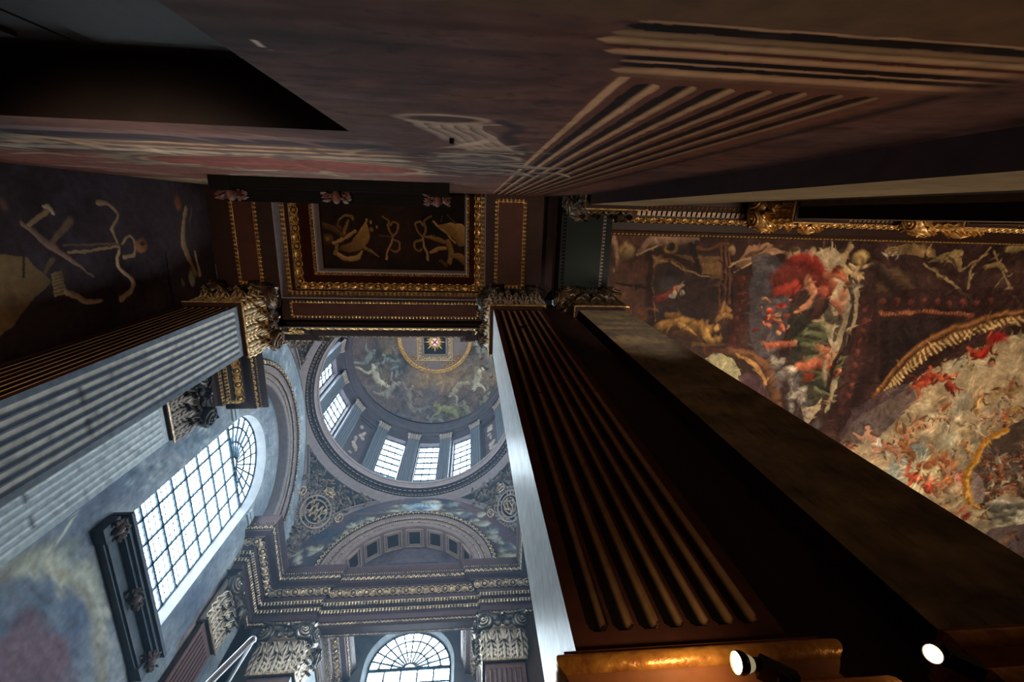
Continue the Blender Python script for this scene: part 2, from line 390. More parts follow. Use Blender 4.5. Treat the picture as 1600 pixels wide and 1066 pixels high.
# solid masonry behind the visible faces
simple('wall_front',SHELL,[(-6,-3.2,-1.4,-.75,-.9,10.2),(-3.2,-.6,-1.4,-1.0,-.9,10.2),(-.6,21,-1.4,-.75,-.9,10.2),(-6,21,-1.6,-1.4,-.9,12.6)])
simple('wall_back',SHELL,[(-7,3,15.05,15.2,-.9,13.8)])
simple('wall_pier',DBROWN,[(1.48,2.21,2.0,2.7,-.9,10.3)],label='dark brown recessed wall of the pier between two pilasters')
simple('wall_right',SHELL,[(2.12,2.3,2.7,11.2,-.9,12),(3.0,3.2,2.75,13,-.9,11.2),(1.48,2.2,11.16,15,-.9,12)])
simple('wall_hall_end',SHELL,[(20.8,21,-1,13,-.9,11.2),(3.2,21,12.8,13,-.9,11.2)])
simple('ceiling_shell',SHELL,[(3.2,21,-.9,13,11.3,11.4),(-6,3.2,-.9,2.0,12.6,12.7),(-6.2,2.2,10.9,15.2,16.2,16.3)])

# ---- far bay beyond the crossing
def wall_loft(name,m,ax,val,outl,rect,rows,paint=None,flip=False,parent=None,kind='structure',label=None):
    """flat wall (ax=val) with a hole outlined by outl; rect = outer polygon sampled alike; both in (a,z)"""
    L=loft(outl,rect,rows); a,z=L[...,0],L[...,1]
    P=np.stack([np.full_like(a,val),a,z],-1) if ax=='X' else np.stack([a,np.full_like(a,val),z],-1)
    g=G(); C=None
    if paint is not None: C=paint(a,z)
    g.grid(P,C=C); return g.build(name,m,parent,kind=kind,label=label)
def arch_outline(c,hw,sill,spring,n=120):
    """closed outline of a round headed opening, anticlockwise from the left sill"""
    th=np.linspace(PI,0,n); top=np.stack([c+hw*np.cos(th),spring+hw*np.sin(th)],1)
    l=np.stack([np.full(40,c-hw),np.linspace(sill,spring,41)[:-1]],1); r=np.stack([np.full(40,c+hw),np.linspace(spring,sill,41)[1:]],1)
    b=np.stack([np.linspace(c+hw,c-hw,31)[1:],np.full(30,sill)],1)
    return np.concatenate([l,top,r,b])
def rect_match(outl,cx,cz,x0,x1,z0,z1):
    out=[]
    for x,z in outl:
        dx,dz=x-cx,z-cz; k=min([q for q in((x1-cx)/dx if dx>1e-9 else 1e9,(x0-cx)/dx if dx<-1e-9 else 1e9,(z1-cz)/dz if dz>1e-9 else 1e9,(z0-cz)/dz if dz<-1e-9 else 1e9)])
        out.append((cx+dx*k,cz+dz*k))
    return A(out)
REV=mat('pale_grey_reveal',(128,128,132),.6,0,.2,4)
def window_arched(name,ax,val,c,hw,sill,spring,inward,wallval,hw2,sill2,label):
    """iron window with leaded panes in an arched opening; inward = +1/-1 towards the room"""
    e=empty(name,kind='structure',label=label)
    def P(a,z,d=0.): return (val+d*inward,a,z) if ax=='X' else (a,val+d*inward,z)
    # panes
    nx,nz=5,8; dx=2*hw/nx; dz=(spring-sill)/nz
    for i in range(nx):
        for j in range(nz):
            x0,x1=c-hw+i*dx+.018,c-hw+(i+1)*dx-.018; z0,z1=sill+j*dz+.018,sill+(j+1)*dz-.018
            g=G(); g.grid(A([[P(x0,z0),P(x0,z1)],[P(x1,z0),P(x1,z1)]])); g.grid(A([[P(x0,z0,-.02),P(x0,z1,-.02)],[P(x1,z0,-.02),P(x1,z1,-.02)]])); g.build('pane',PANE,e)
    nr=[0.16,.46,.76,1.0]; na=[3,12,12]
    for k in range(3):
        for i in range(na[k]):
            a0,a1=PI*i/na[k]+.012/nr[k+1],PI*(i+1)/na[k]-.012/nr[k+1]; th=np.linspace(a0,a1,4)
            r0,r1=hw*nr[k]+.012,hw*nr[k+1]-.012
            g=G()
            g.grid(A([[P(c+r*math.cos(t),spring+.02+r*math.sin(t)) for t in th] for r in(r0,r1)]))
            g.grid(A([[P(c+r*math.cos(t),spring+.02+r*math.sin(t),-.02) for t in th] for r in(r0,r1)])); g.build('pane',PANE,e)
    # glazing bars
    g=G(); N=A([inward,0,0]) if ax=='X' else A([0,inward,0])
    for i in range(nx+1): bar(g,P(c-hw+i*dx,sill,.02),P(c-hw+i*dx,spring,.02),N,.055,.022)
    for j in range(nz+1): bar(g,P(c-hw,sill+j*dz,.02),P(c+hw,sill+j*dz,.02),N,.055 if j<nz else .11,.022)
    for k in(0,1,2,3):
        th=np.linspace(0,PI,25)
        g.tmpl(T_tube([P(c+hw*nr[k]*math.cos(t),spring+hw*nr[k]*math.sin(t),.02) for t in th],.034 if k else .03,4))
    for i in range(1,12):
        t=PI*i/12; bar(g,P(c+.16*hw*math.cos(t),spring+.16*hw*math.sin(t),.02),P(c+hw*math.cos(t),spring+hw*math.sin(t),.02),N,.05,.02)
    g.build('glazing_bars',IRON,e)
    g=G()  # fine leading
    for i in range(nx*3):
        if i%3: bar(g,P(c-hw+i*dx/3,sill,.01),P(c-hw+i*dx/3,spring,.01),N,.014,.008)
    for j in range(nz*3):
        if j%3: bar(g,P(c-hw,sill+j*dz/3,.01),P(c+hw,sill+j*dz/3,.01),N,.014,.008)
    for i in range(1,36):
        if i%3: t=PI*i/36; bar(g,P(c+.46*hw*math.cos(t),spring+.46*hw*math.sin(t),.01),P(c+hw*math.cos(t),spring+hw*math.sin(t),.01),N,.014,.008)
    for r in(.61,.88):
        g.tmpl(T_tube([P(c+hw*r*math.cos(t),spring+hw*r*math.sin(t),.01) for t in np.linspace(0,PI,25)],.006,3))
    g.build('lead_lines',IRON,e,kind='stuff')
    # splayed reveal
    a=arch_outline(c,hw,sill,spring); b=arch_outline(c,hw2,sill2,spring)
    d=wallval-val
    g=G(); a1=[P(x,z) for x,z in a]; b1=[(wallval,x,z) if ax=='X' else (x,wallval,z) for x,z in b]
    a1.append(a1[0]);b1.append(b1[0]); g.grid(A([a1,b1])); g.build('window_reveal',REV if ax=='X' else BLUEW,e)
    a0=arch_outline(c,hw+.5,sill-.5,spring); g=G(); p=[P(x,z,-.06) for x,z in a]; q=[P(x,z,-.06) for x,z in a0]; p.append(p[0]); q.append(q[0]); g.grid(A([p,q])); g.build('outer_frame',SHELL,e)
    return e

# ================================================================ ENTABLATURE of the crossing
PROF=[(0.0,10.36),(.03,10.38),(.03,10.50),(.06,10.52),(.06,10.68),(.11,10.72),(.14,10.84),(.02,10.86),(0,10.92),(0,11.0),(.06,11.02),(.14,11.12),(.16,11.18),(.16,11.22),(.33,11.38),(.35,11.42),(.50,11.44),(.52,11.46),(.54,11.60),(.56,11.64),(.58,11.70),(.62,11.76),(.66,11.86),(.66,11.90),(-.3,11.90)]
STRIP=mat('dark_recess_ground',(30,22,22),.7,0,.2,5)  # dark ground set behind ornament and in coffers for contrast
def entab(name,path,label,closed=False,bright=BRONZE,mm=None):
    e=empty(name,kind='structure',label=label)
    g=G(); sweep(g,path,PROF,closed); g.build('moulding',mm or BROWNV,e)
    for nm,k,d0,z0,d1,z1,p,m in(('bead_band','scal',.035,10.405,.04,10.49,.10,bright),('leaf_band','leaf',.11,10.72,.14,10.84,.09,bright),('leaf_band','leaf',.06,11.02,.14,11.12,.09,bright),
            ('ball_and_palmette_band','egg',.17,11.225,.33,11.375,.20,bright),('scallop_band','scal',.525,11.47,.54,11.60,.15,bright),('leaf_band','leaf',.56,11.64,.58,11.70,.07,bright)):
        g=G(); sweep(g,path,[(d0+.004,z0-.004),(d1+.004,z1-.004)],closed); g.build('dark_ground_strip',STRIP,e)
        g=G(); sweepband(g,k,path,d0,z0,d1,z1,p,0,closed)
        if g.n: g.build(nm,m,e,kind='stuff')
    return e
STRIP=mat('dark_recess_ground',(30,22,22),.7,0,.2,5)
BROWNV=mat('purple_brown_paint',(68,50,52),.40,.05,.25,5)
XL,XR=-6.1,2.14
NB,NM,FB,FM=2.70,2.58,11.12,11.24
# path keeps the room on its left: far side runs towards -X
entab('trim_1',[(-6.7,9.32),(XL,9.32),(XL,FB),(-4.36,FB),(-4.36,FM),(.40,FM),(.40,FB),(XR,FB),(XR,9.32),(2.7,9.32)][::-1],'projecting entablature round the far side of the domed crossing')
entab('trim_2',[(-6.7,4.56),(XL,4.56),(XL,NB),(-4.36,NB),(-4.36,NM),(.40,NM),(.40,NB),(XR,NB),(XR,4.56),(2.7,4.56)],'entablature round the near side of the domed crossing',bright=GOLD,mm=mat('shaded_brown_paint',(38,24,22),.7,0,.25,5,spec=.1))  # darker than the far entablature: its shadow is put into the colour
e=entab('trim_3',[(-4.36,11.7),(-4.36,14.75)][::-1],'entablature on the left side of the far window bay')
e=entab('trim_4',[(.40,11.7),(.40,14.75)],'entablature on the right side of the far window bay')
simple('wall_far_bay',BLUEW,[(-6.3,-4.40,11.92,15,-.9,11.9),(.44,.6,11.92,15,-.9,11.9)])
def architrave(name,y0,y1,edge,label):
    e=empty(name,kind='structure',label=label)
    g=G(); g.box(-4.30,.36,y0,y1,10.40,11.85); g.build('beam',BROWNV,e)
    g=G()
    yy=edge
    band(g,'scal',(-4.1,yy,10.395),(.2,yy,10.395),(0,1,0),(0,0,-1),.06,.09); g.build('bead_band',BRONZE,e,kind='stuff')
    return e
architrave('trim_5',11.24,11.62,11.55,'beam between the far pilasters')

# ================================================================ CROSSING ARCHES, archivolts
def archside(name,O,ex,inw,visible,paint=None,label=None,coffer=False,pm=None):
    """O: plan centre of the side; ex: plan direction along it; inw: towards the crossing"""
    e=empty(name,kind='structure',label=label); ex=A([*ex,0.]);nz=A([*inw,0.]);Z3=A([0,0,1.]);O3=A([O[0],O[1],12.0])
    # painted spandrel between archivolt and crossing arch
    n=160 if visible else 40; th=np.linspace(0,PI,n); rr=np.linspace(2.9,RR+.02,60 if visible else 3)
    Rg,Tg=np.meshgrid(rr,th,indexing='ij'); a=Rg*np.cos(Tg); z=Rg*np.sin(Tg)
    z=np.where(Tg<.03,z-.1,z)
    P=O3+a[...,None]*ex+z[...,None]*Z3-nz*.02
    g=G(); g.grid(P,C=paint(a,z) if paint else None); g.build('painted_arch_band',PAINT if paint else MAUVE,e)
    g=G()    # archivolt profile radius,depth
    pr=[(2.22,-.9 if coffer else -.3),(2.22,0.0),(2.24,.03),(2.40,.03),(2.41,.045),(2.56,.05),(2.57,.07),(2.70,.075),(2.72,.10),(2.78,.13),(2.88,.13),(2.93,.10),(2.93,-.03)]
    th=np.linspace(-.02,PI+.02,73)
    for (r0,d0),(r1,d1) in zip(pr[:-1],pr[1:]):
        g.grid(A([[O3+r*math.cos(t)*ex+r*math.sin(t)*Z3+nz*d for t in th] for r,d in((r0,d0),(r1,d1))]))
    g.build('archivolt',MAUVE if not coffer else BROWNS,e)
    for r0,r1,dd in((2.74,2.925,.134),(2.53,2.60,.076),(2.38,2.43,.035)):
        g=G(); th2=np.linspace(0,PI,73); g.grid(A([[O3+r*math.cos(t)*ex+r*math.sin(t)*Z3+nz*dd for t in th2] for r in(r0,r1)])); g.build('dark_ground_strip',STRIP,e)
    for nm,k,R,w,p,dd in(('scallop_band','scal',2.835,.15,.20,.14),('bead_band','dent',2.565,.04,.075,.078),('bead_band','dent',2.405,.03,.07,.036)):
        g=G(); arcband(g,k,O3+nz*dd,ex,Z3,nz,R,0,PI,w,p); g.build(nm,BRONZE,e,kind='stuff')
    return e
BROWNS=mat('warm_brown_stone',(118,100,95),.55,0,.22,6)

# ---- garland paint on far arch
def far_band(a,z):
    p=Paint(a,z+12,lambda x,y:(lambda q:(q[0]-CX,q[2]))(on(x,y,'Y',11.0)),(70,66,74),(.07,3))
    p.cloud(.5,(92,72,74),.3,.75); p.cloud(1.3,(48,58,72),.45,.8,seed=5)
    p.poly([(700,770),(820,780),(820,880),(760,840)],(88,60,64),.6)
    r=random.Random(4)
    pts=[(470,872),(500,862),(520,848),(540,838),(556,825),(578,818),(600,808),(625,800),(650,793),(675,790),(700,796),(722,803),(742,812),(762,826),(778,838),(790,852),(800,862)]
    for i,(x,y) in enumerate(pts):
        for k in range(4):
            xx,yy=x+r.uniform(-11,11),y-2+r.uniform(-8,8)
            c=r.choice([(134,132,120),(104,106,104),(146,140,122),(84,88,92)])
            p.blob(xx,yy,r.uniform(6,13),r.uniform(3,7),c,r.uniform(-1,1),.95,.35,1.0)
            if r.random()<.5: p.stroke([(xx-5,yy-3),(xx,yy),(xx+6,yy-4)],[2,1.2,.6],(40,42,50),.7)
    p.blob(658,792,26,9,(150,168,178),0,.9,.5,.7); p.blob(658,794,15,4,(70,80,96),0,.8,.5)
    for x in range(640,680,6): p.stroke([(658,798),(x,786)],[.7,.7],(60,72,86),.6)
    p.blob(795,868,26,10,(166,158,124),.1,.9,.5,.9); p.blob(800,862,14,5,(60,54,50),.1,.8)
    p.impasto(700,(CX-4,CX+4,12,16.1),.14,3)
    return p.C
def left_band(a,z):
    p=Paint(a,z+12,None,(134,140,144),(.1,2)); p.cloud(1.0,(96,104,114),.35,.8); r=random.Random(8)
    for i in range(60):
        t=r.uniform(.2,2.9); q=3.45+r.uniform(-.25,.25)
        p.blob(q*math.cos(t),12+q*math.sin(t),r.uniform(.1,.3),r.uniform(.06,.14),r.choice([(170,182,190),(90,108,126),(150,160,166)]),t,.6,.8,.8,raw=True)
    return p.C
archside('trim_6',(CX,CY+RR),(1,0),(0,-1),True,far_band,'far round arch with carved archivolt under the dome',coffer=True)
archside('trim_7',(CX-RR,CY),(0,1),(1,0),True,left_band,'left round arch over the tall window')
archside('trim_8',(CX,CY-RR),(-1,0),(0,1),False,None,'near round arch of the crossing')
archside('trim_9',(CX+RR,CY),(0,-1),(-1,0),False,None,'right round arch of the crossing')
# lunette recess behind far arch: coffered vault and painted back
e=empty('trim_10',kind='structure',label='shallow coffered vault inside the far arch')
COFL=mat('pale_coffer_edge',(150,124,112),.6,0,.2,5)
th=np.linspace(0,PI,61); g=G()
R2=2.26; y0,y1=CY+RR+.02,CY+RR+.95
g.grid(A([[(CX+R2*math.cos(t),y,12+R2*math.sin(t)) for t in th] for y in(y0,y1)])); g.build('vault',BROWNS,e)
for i in range(9):
    tc=PI*(i+.5)/9; O=A([CX+(R2-.03)*math.cos(tc),(y0+y1)/2,12+(R2-.03)*math.sin(tc)]); S=A([-math.sin(tc),0,math.cos(tc)]);T=A([0,1.,0]);N=A([-math.cos(tc),0,-math.sin(tc)])
    g=G()
    for hs,ht,d,w in((.30,.36,.07,.045),(.22,.28,.04,.035)):
        for q in(-1,1):
            g.obox(O+S*hs*q+N*d*.3,S,T,N,w/2,ht,d/2+.01); g.obox(O+T*ht*q+N*d*.3,S,T,N,hs,w/2,d/2+.01)
    cf=g.build('coffer',COFL,e); g=G(); g.obox(O+N*.012,S,T,N,.19,.25,.012); g.build('coffer_field',STRIP,cf)
def lun_back(a,z):
    p=Paint(a,z,None,(96,84,90)); p.cloud(1.2,(60,52,60),.4,.8)
    p.poly([(CX-1.1,11.5),(CX-.9,13.5),(CX+.9,13.5),(CX+1.1,11.5)],(52,46,56),.9,raw=True)
    for k in(-1,1):
        for j in range(3): p.stroke([(CX+k*(.3+.1*j),12.6),(CX+k*(.75-.1*j),12.95-.05*j),(CX+k*(1.0-.1*j),12.6)],[.05,.04,.03],(120,110,116),.8,raw=True)
    return p.C
us=np.linspace(CX-2.3,CX+2.3,90); vs=np.linspace(11.8,14.3,50); U,V=np.meshgrid(us,vs,indexing='ij')
g=G(); g.grid(np.stack([U,np.full_like(U,y1),V],-1),C=lun_back(U,V)); g.build('painted_back',PAINT,e)
simple('wall_far_lunette',SHELL,[(CX-4.2,CX+4.2,y1+.02,y1+.1,11.85,16.2)])

# ---- far window wall
o=arch_outline(CX,1.5,7.9,11.9); r=rect_match(o,CX,10.5,-4.6,.7,-.9,15.0)
wall_loft('wall_far',BLUEW,'Y',14.6,np.concatenate([o,o[:1]]),np.concatenate([r,r[:1]]),6)
window_arched('window_2','Y',14.85,CX,1.36,8.1,11.9,-1,14.6,1.5,7.9,'round headed daylit window at the end of the far bay')
simple('ceiling_far_bay',SHELL,[(-4.6,.7,11.0,15,15.0,15.1)])
# ---- left window wall, painted
def left_wall(a,z):
    p=Paint(a,z,lambda x,y:tuple(on(x,y,'X',-6.3)[1:]),(134,138,142),(.10,2))
    p.cloud(.5,(84,94,110),.35,.7); p.cloud(1.8,(142,150,154),.5,.8,seed=9,amt=.6); p.cloud(4,(70,82,98),.55,.85,seed=3,amt=.6)
    p.stroke([(5,900),(60,880),(110,910),(150,960),(160,1066)],[9,14,13,12,12],(126,120,108),.9,.6,.5)
    p.poly([(20,980),(60,955),(100,990),(125,1060),(120,1100),(0,1100),(0,1000)],(110,84,92),.8,sm=True)
    for k in range(9): p.stroke([(10+k*14,1000+k*2),(30+k*12,1080)],[1.4,1.4],(84,64,76),.5)
    for pts,w in(([(40,880),(70,865),(100,880),(95,930)],[22,20,16,10]),([(95,900),(130,890),(160,930),(165,1000)],[16,20,16,8]),([(0,870),(20,880),(60,900)],[10,14,9])):
        p.stroke(pts,w,(150,148,132),.75,.7,.8)
    p.stroke([(120,790),(112,820),(84,850),(76,868)],[2,3,3,2],(176,176,160),.9)
    p.blob(108,862,20,26,(140,142,134),.4,.8,.6,.8); p.blob(112,860,9,12,(84,90,96),.4,.7,.5)
    r=random.Random(2)
    for i in range(70):   # foliage and drapery either side of the window
        x,y=r.choice([(r.uniform(175,260),0),(r.uniform(260,330),1)]); y=r.uniform(690,760) if y==0 else r.uniform(640,700)
        a0=r.uniform(-1,1); p.stroke([(x,y),(x+8*math.cos(a0),y+8*math.sin(a0)),(x+14,y+8*a0+4)],[3,4,1],r.choice([(92,110,120),(146,156,154),(70,84,100)]),.6,.7,.8)
    for i in range(26):
        t=i/25; x=270+130*t; y=1030-190*t
        p.stroke([(x,y),(x+9,y-14),(x+4,y-24)],[5,8,2],r.choice([(120,104,98),(84,74,80),(140,120,108)]),.8,.6,.9)
    p.impasto(1500,(2.5,11,1,14),.22,5)
    return p.C
o=arch_outline(CY+.02,1.37,7.96,11.89,160); r=rect_match(o,CY,10.2,2.0,11.2,-.9,15.2)
t=(np.linspace(0,1,130)**1.15)[:,None,None]
oc=np.concatenate([o,o[:1]]);rc=np.concatenate([r,r[:1]]); L=(1-t)*oc[None]+t*rc[None]
g=G(); g.grid(np.stack([np.full(L.shape[:2],-6.3),L[...,0],L[...,1]],-1),C=left_wall(L[...,0],L[...,1])); g.build('wall_left',PAINT,kind='structure')
window_arched('window_1','X',-6.62,CY+.02,1.36,7.97,11.89,1,-6.3,1.37,7.96,'tall round headed leaded window in the blue painted wall')
window_arched('window_3','X',2.09,CY+.02,1.36,7.97,11.89,-1,2.07,1.37,7.96,'matching round headed window on the right side of the crossing, behind the pier')
simple('wall_left_back',SHELL,[(-6.9,-6.8,1.5,15,-.9,16.2)])
# string course at the window springing
g=G()
for a0,a1 in((2.7,CY-1.44),(CY+1.44,11.1)): g.box(-6.31,-6.22,a0,a1,11.72,11.86); g.box(-6.31,-6.25,a0,a1,11.62,11.72)
g.build('trim_11',BLUEW,kind='structure',label='narrow string course at the springing of the left window')

# ================================================================ PENDENTIVES AND RING
CORN=[(0,'right far'),(1,'left far'),(2,'left near'),(3,'right near')]
RS=math.sqrt(2)*RR
def pend(k,s,t,lift=0.0,z0=11.9):
    """s 0..1 across, t 0..1 up; returns xyz"""
    z=z0+t*RR*.995; rho=np.sqrt(RS**2-(z-z0)**2); al=np.arccos(np.clip(RR/rho,-1,1)); phi=al+(PI/2-2*al)*s+k*PI/2
    r=rho-lift*np.sqrt(np.clip(1-((z-z0)/RS)**2,0,1)); zz=z-lift*(z-z0)/RS
    return np.stack([CX+r*np.cos(phi),CY+r*np.sin(phi),zz],-1)
DGROUND=mat('dark_slate_ground',(30,30,36),.5,0,.3,4)
for k,nm in CORN:
    e=empty('pendentive',label='curved triangular pendentive under the dome ring, %s corner'%nm,cat='pendentive',group='pendentives of the dome')
    t=np.linspace(0,1,40)**.8; s=np.linspace(0,1,30); S_,T_=np.meshgrid(s,t,indexing='ij'); g=G(); g.grid(pend(k,S_,T_)); g.build('curved_panel',PENDM if 'PENDM' in globals() else MAUVE,e,smooth=True)
    # raised border following the edges
    lo,hi=.30,.965
    def edge(t,s): return pend(k,A(s),A(t))
    if k<3:
        g=G(); t=np.linspace(.28,.95,30)
        for sg in(0,1):
            m=np.interp(t,[.28,.6,.95],[.42,.20,.045]); s0=m if sg==0 else 1-m
            g.tmpl(T_tube(pend(k,s0,t,.03),.035,5))
        s=np.linspace(.045,.955,40); g.tmpl(T_tube(pend(k,s,np.full(40,.95),.03),.035,5))
        g.build('border_moulding',MAUVE,e)
        S2,T2=np.meshgrid(np.linspace(0,1,20),np.linspace(.10,.945,30),indexing='ij'); M2=np.interp(T2,[.1,.28,.6,.95],[.46,.42,.20,.045]); g=G(); g.grid(pend(k,M2+(1-2*M2)*S2,T2,.012)); g.build('sunk_ground',DGROUND,e,smooth=True)
def carved(k,label,mono):
    """carved cartouche with crowned cipher on pendentive k"""
    e=empty('carved_cartouche',label=label,cat='relief',group='carved cartouches on the pendentives')
    r=random.Random(k*7+1)
    C0=pend(k,A(.5),A(.66)); up=unit(pend(k,A(.5),A(.70))-C0); rt=unit(pend(k,A(.52),A(.66))-C0); up=unit(up-rt*(up@rt)); N=np.cross(rt,up)
    cen=A([CX,CY,12.]); 
    if N@(cen-C0)<0: N=-N
    def W(V):
        V=A(V); P=C0+V[:,0:1]*rt+V[:,1:2]*up
        d=P-A([CX,CY,11.9]); L=np.linalg.norm(d,axis=1)[:,None]; Q=A([CX,CY,11.9])+d/L*(RS-.02-V[:,2:3]); return Q
    def st(g,T,s=0,t=0,n=0,sc=1,rot=0):
        T=mv(T,s,t,n,sc,rot); g.add(W(T[0]),T[1])
    g=G()
    st(g,T_ring(.56,.60,.035,40,5,z=.08)); st(g,T_ring(.40,.43,.03,36,5,z=.10)); g.build('garter_ring',DARKORN,e)
    g=G()
    for i in range(30):
        a=2*PI*i/30; st(g,LF,.60*math.cos(a),.64*math.sin(a),.04,.16,a-PI/2+.5)
        st(g,LF,.66*math.cos(a),.68*math.sin(a),.02,.14,a-PI/2-.6)
    g.build('leaf_wreath',DARKORN,e,kind='stuff')
    # cipher
    g=G()
    if mono=='WM': cur=[[(-.26,.26),(-.16,-.1),(-.12,-.28),(0,.1),(.12,-.28),(.16,-.1),(.26,.26)],[(-.26,-.26),(-.16,.1),(-.1,.28),(0,-.1),(.1,.28),(.16,.1),(.26,-.26)],[(-.26,.26),(-.32,.14),(-.24,.08)],[(.26,.26),(.32,.14),(.24,.08)],[(-.26,-.26),(-.32,-.16),(-.22,-.1)],[(.26,-.26),(.32,-.16),(.22,-.1)]]
    else: cur=[[(.1,.3),(-.18,.24),(-.24,-.05),(-.1,-.3),(.12,-.24)],[(-.1,.3),(.18,.24),(.24,-.05),(.1,-.3),(-.12,-.24)],[(-.2,.1),(0,.2),(.2,.1),(.1,-.1),(-.1,-.1),(-.2,.1)],[(0,.32),(-.08,0),(0,-.34)],[(0,.32),(.08,0),(0,-.34)]]
    for c in cur:
        p=smooth(c,8); st(g,T_tube(np.concatenate([p,np.full((len(p),1),.12)+.02*np.sin(np.arange(len(p)))[:,None]],1),.028,5))
    g.build('interlaced_cipher',BRONZE,e)
    g=G()   # crown
    st(g,T_ring(.2,.06,.03,16,5,z=.12),0,.78)
    for i in range(-2,3): st(g,T_ball(.05,.06,.06,6,3),i*.095,.90-.02*abs(i),.1); st(g,T_tube([(i*.08,.8,.1),(i*.11,.9,.16),(0,1.02,.1)],.018,4))
    st(g,T_ball(.05,.06,.07,6,4),0,1.05,.1); g.build('crown',BRONZE,e)
    for q in(-1,1):   # side medallions
        g=G(); st(g,T_ring(.13,.16,.025,18,5,z=.07),q*.86,.30); st(g,T_ball(.06,.08,.07,7,3),q*.86,.33,.03); st(g,T_ball(.08,.05,.05,7,3),q*.86,.22,.03); g.build('medallion',BRONZE,e)
    # scrolls and leaves filling the triangle
    g=G()
    pts=[]
    for i in range(620):
        t=r.uniform(.12,.94); m=np.interp(t,[.1,.28,.6,.95],[.46,.43,.21,.05]); s=r.uniform(m,1-m)
        P=pend(k,A(s),A(t)); 
        d=P-C0; a,b=d@rt,d@up
        if math.hypot(a/.62,b/.66)<1.0: continue
        if abs(a)<.2 and 0<b<1.15: continue
        pts.append((s,t))
    for s,t in pts:
        P=pend(k,A(s),A(t)); u=unit(pend(k,A(s),A(min(.99,t+.01)))-P); v=unit(np.cross(u,N)); n=unit(A([CX,CY,11.9])-P); a=r.uniform(0,6.28)
        S=u*math.cos(a)+v*math.sin(a); T=np.cross(n,S)
        z=r.random()
        TT=LF if z<.62 else (T_ball(.3,.3,.35,6,3) if z<.8 else T_ring(.3,.3,.09,9,4,0,4.6))
        sc=r.uniform(.20,.36) if z<.62 else r.uniform(.16,.28)
        V=A(TT[0])*sc; g.add(P+V[:,0:1]*S+V[:,1:2]*T+(V[:,2:3]*1.4+.02)*n,TT[1])
    g.build('carved_foliage',FOL,e,kind='stuff')
    # motto letters round the ring
    g=G(); txt='DIEV  ET  MON  DROIT  '
    for i,chx in enumerate(txt):
        if chx==' ': continue
        cu=bpy.data.curves.new('t','FONT'); cu.body=chx; cu.size=.15; cu.extrude=.012; cu.align_x='CENTER'; cu.resolution_u=2
        ob=bpy.data.objects.new('t',cu); COL.objects.link(ob); dg=bpy.context.evaluated_depsgraph_get(); me=bpy.data.meshes.new_from_object(ob.evaluated_get(dg))
        V=A([v.co[:] for v in me.vertices]); 
        a=PI*.85-2*PI*i/len(txt)
        F3=[list(p.vertices) for p in me.polygons]
        bpy.data.objects.remove(ob); 
        V[:,1]-=.05; T=mv((V,None),.485*math.cos(a),.515*math.sin(a),.08,1,a-PI/2)
        Wv=W(T[0]); base=g.n; g.v.append(Wv); g.n+=len(Wv)
        for f in F3: g.f.append(A([f])+base)
    g.build('motto_letters',BRONZE,e,kind='stuff')
carved(1,'dark carved cartouche with interlaced cipher above the left far corner of the crossing','WM')
carved(0,'dark carved cartouche with looped cipher beside the pale edge of the large fluted pilaster','LR')
carved(2,'dark carved relief glimpsed behind the scroll of the left gilded capital','WM')

def ringprof(g,prof,n=96):
    th=np.linspace(0,2*PI,n+1)
    for (r0,z0),(r1,z1) in zip(prof[:-1],prof[1:]):
        g.grid(A([[(CX+r*math.cos(t),CY+r*math.sin(t),z) for t in th] for r,z in((r0,z0),(r1,z1))]))
dome=empty('dome',label='painted dome on a ring of windows above the crossing',cat='dome')
g=G(); ringprof(g,[(4.2,15.92),(4.06,15.93),(4.04,15.99)]); ringprof(g,[(3.80,16.24),(3.79,16.36),(3.77,16.38),(3.76,16.44),(3.72,16.46),(3.70,16.54),(3.72,16.58),(4.28,16.60)])
g.build('ring_cornice',MAUVE,dome); g=G(); ringprof(g,[(4.04,15.99),(4.00,16.08),(3.92,16.12),(3.84,16.2),(3.80,16.24)]); g.build('dark_cove',STRIP,dome)
E1,E2,E3=A([1.,0,0]),A([0,1.,0]),A([0,0,-1.])
g=G(); arcband(g,'leaf',(CX,CY,16.04),E1,E2,E3,4.00,0,2*PI,.15,.13,-1,(.9,.5)); g.build('leaf_band',RIM,dome,kind='stuff')
g=G(); arcband(g,'dent',(CX,CY,16.16),E1,E2,E3,3.87,0,2*PI,.045,.20,-1,(.7,.7)); g.build('bead_band',RIM,dome,kind='stuff')
g=G(); arcband(g,'leaf',(CX,CY,16.08),E1,E2,E3,3.94,0,2*PI,.08,.09,-1,(.7,.7)); g.build('scallop_band',BRONZE,dome,kind='stuff')
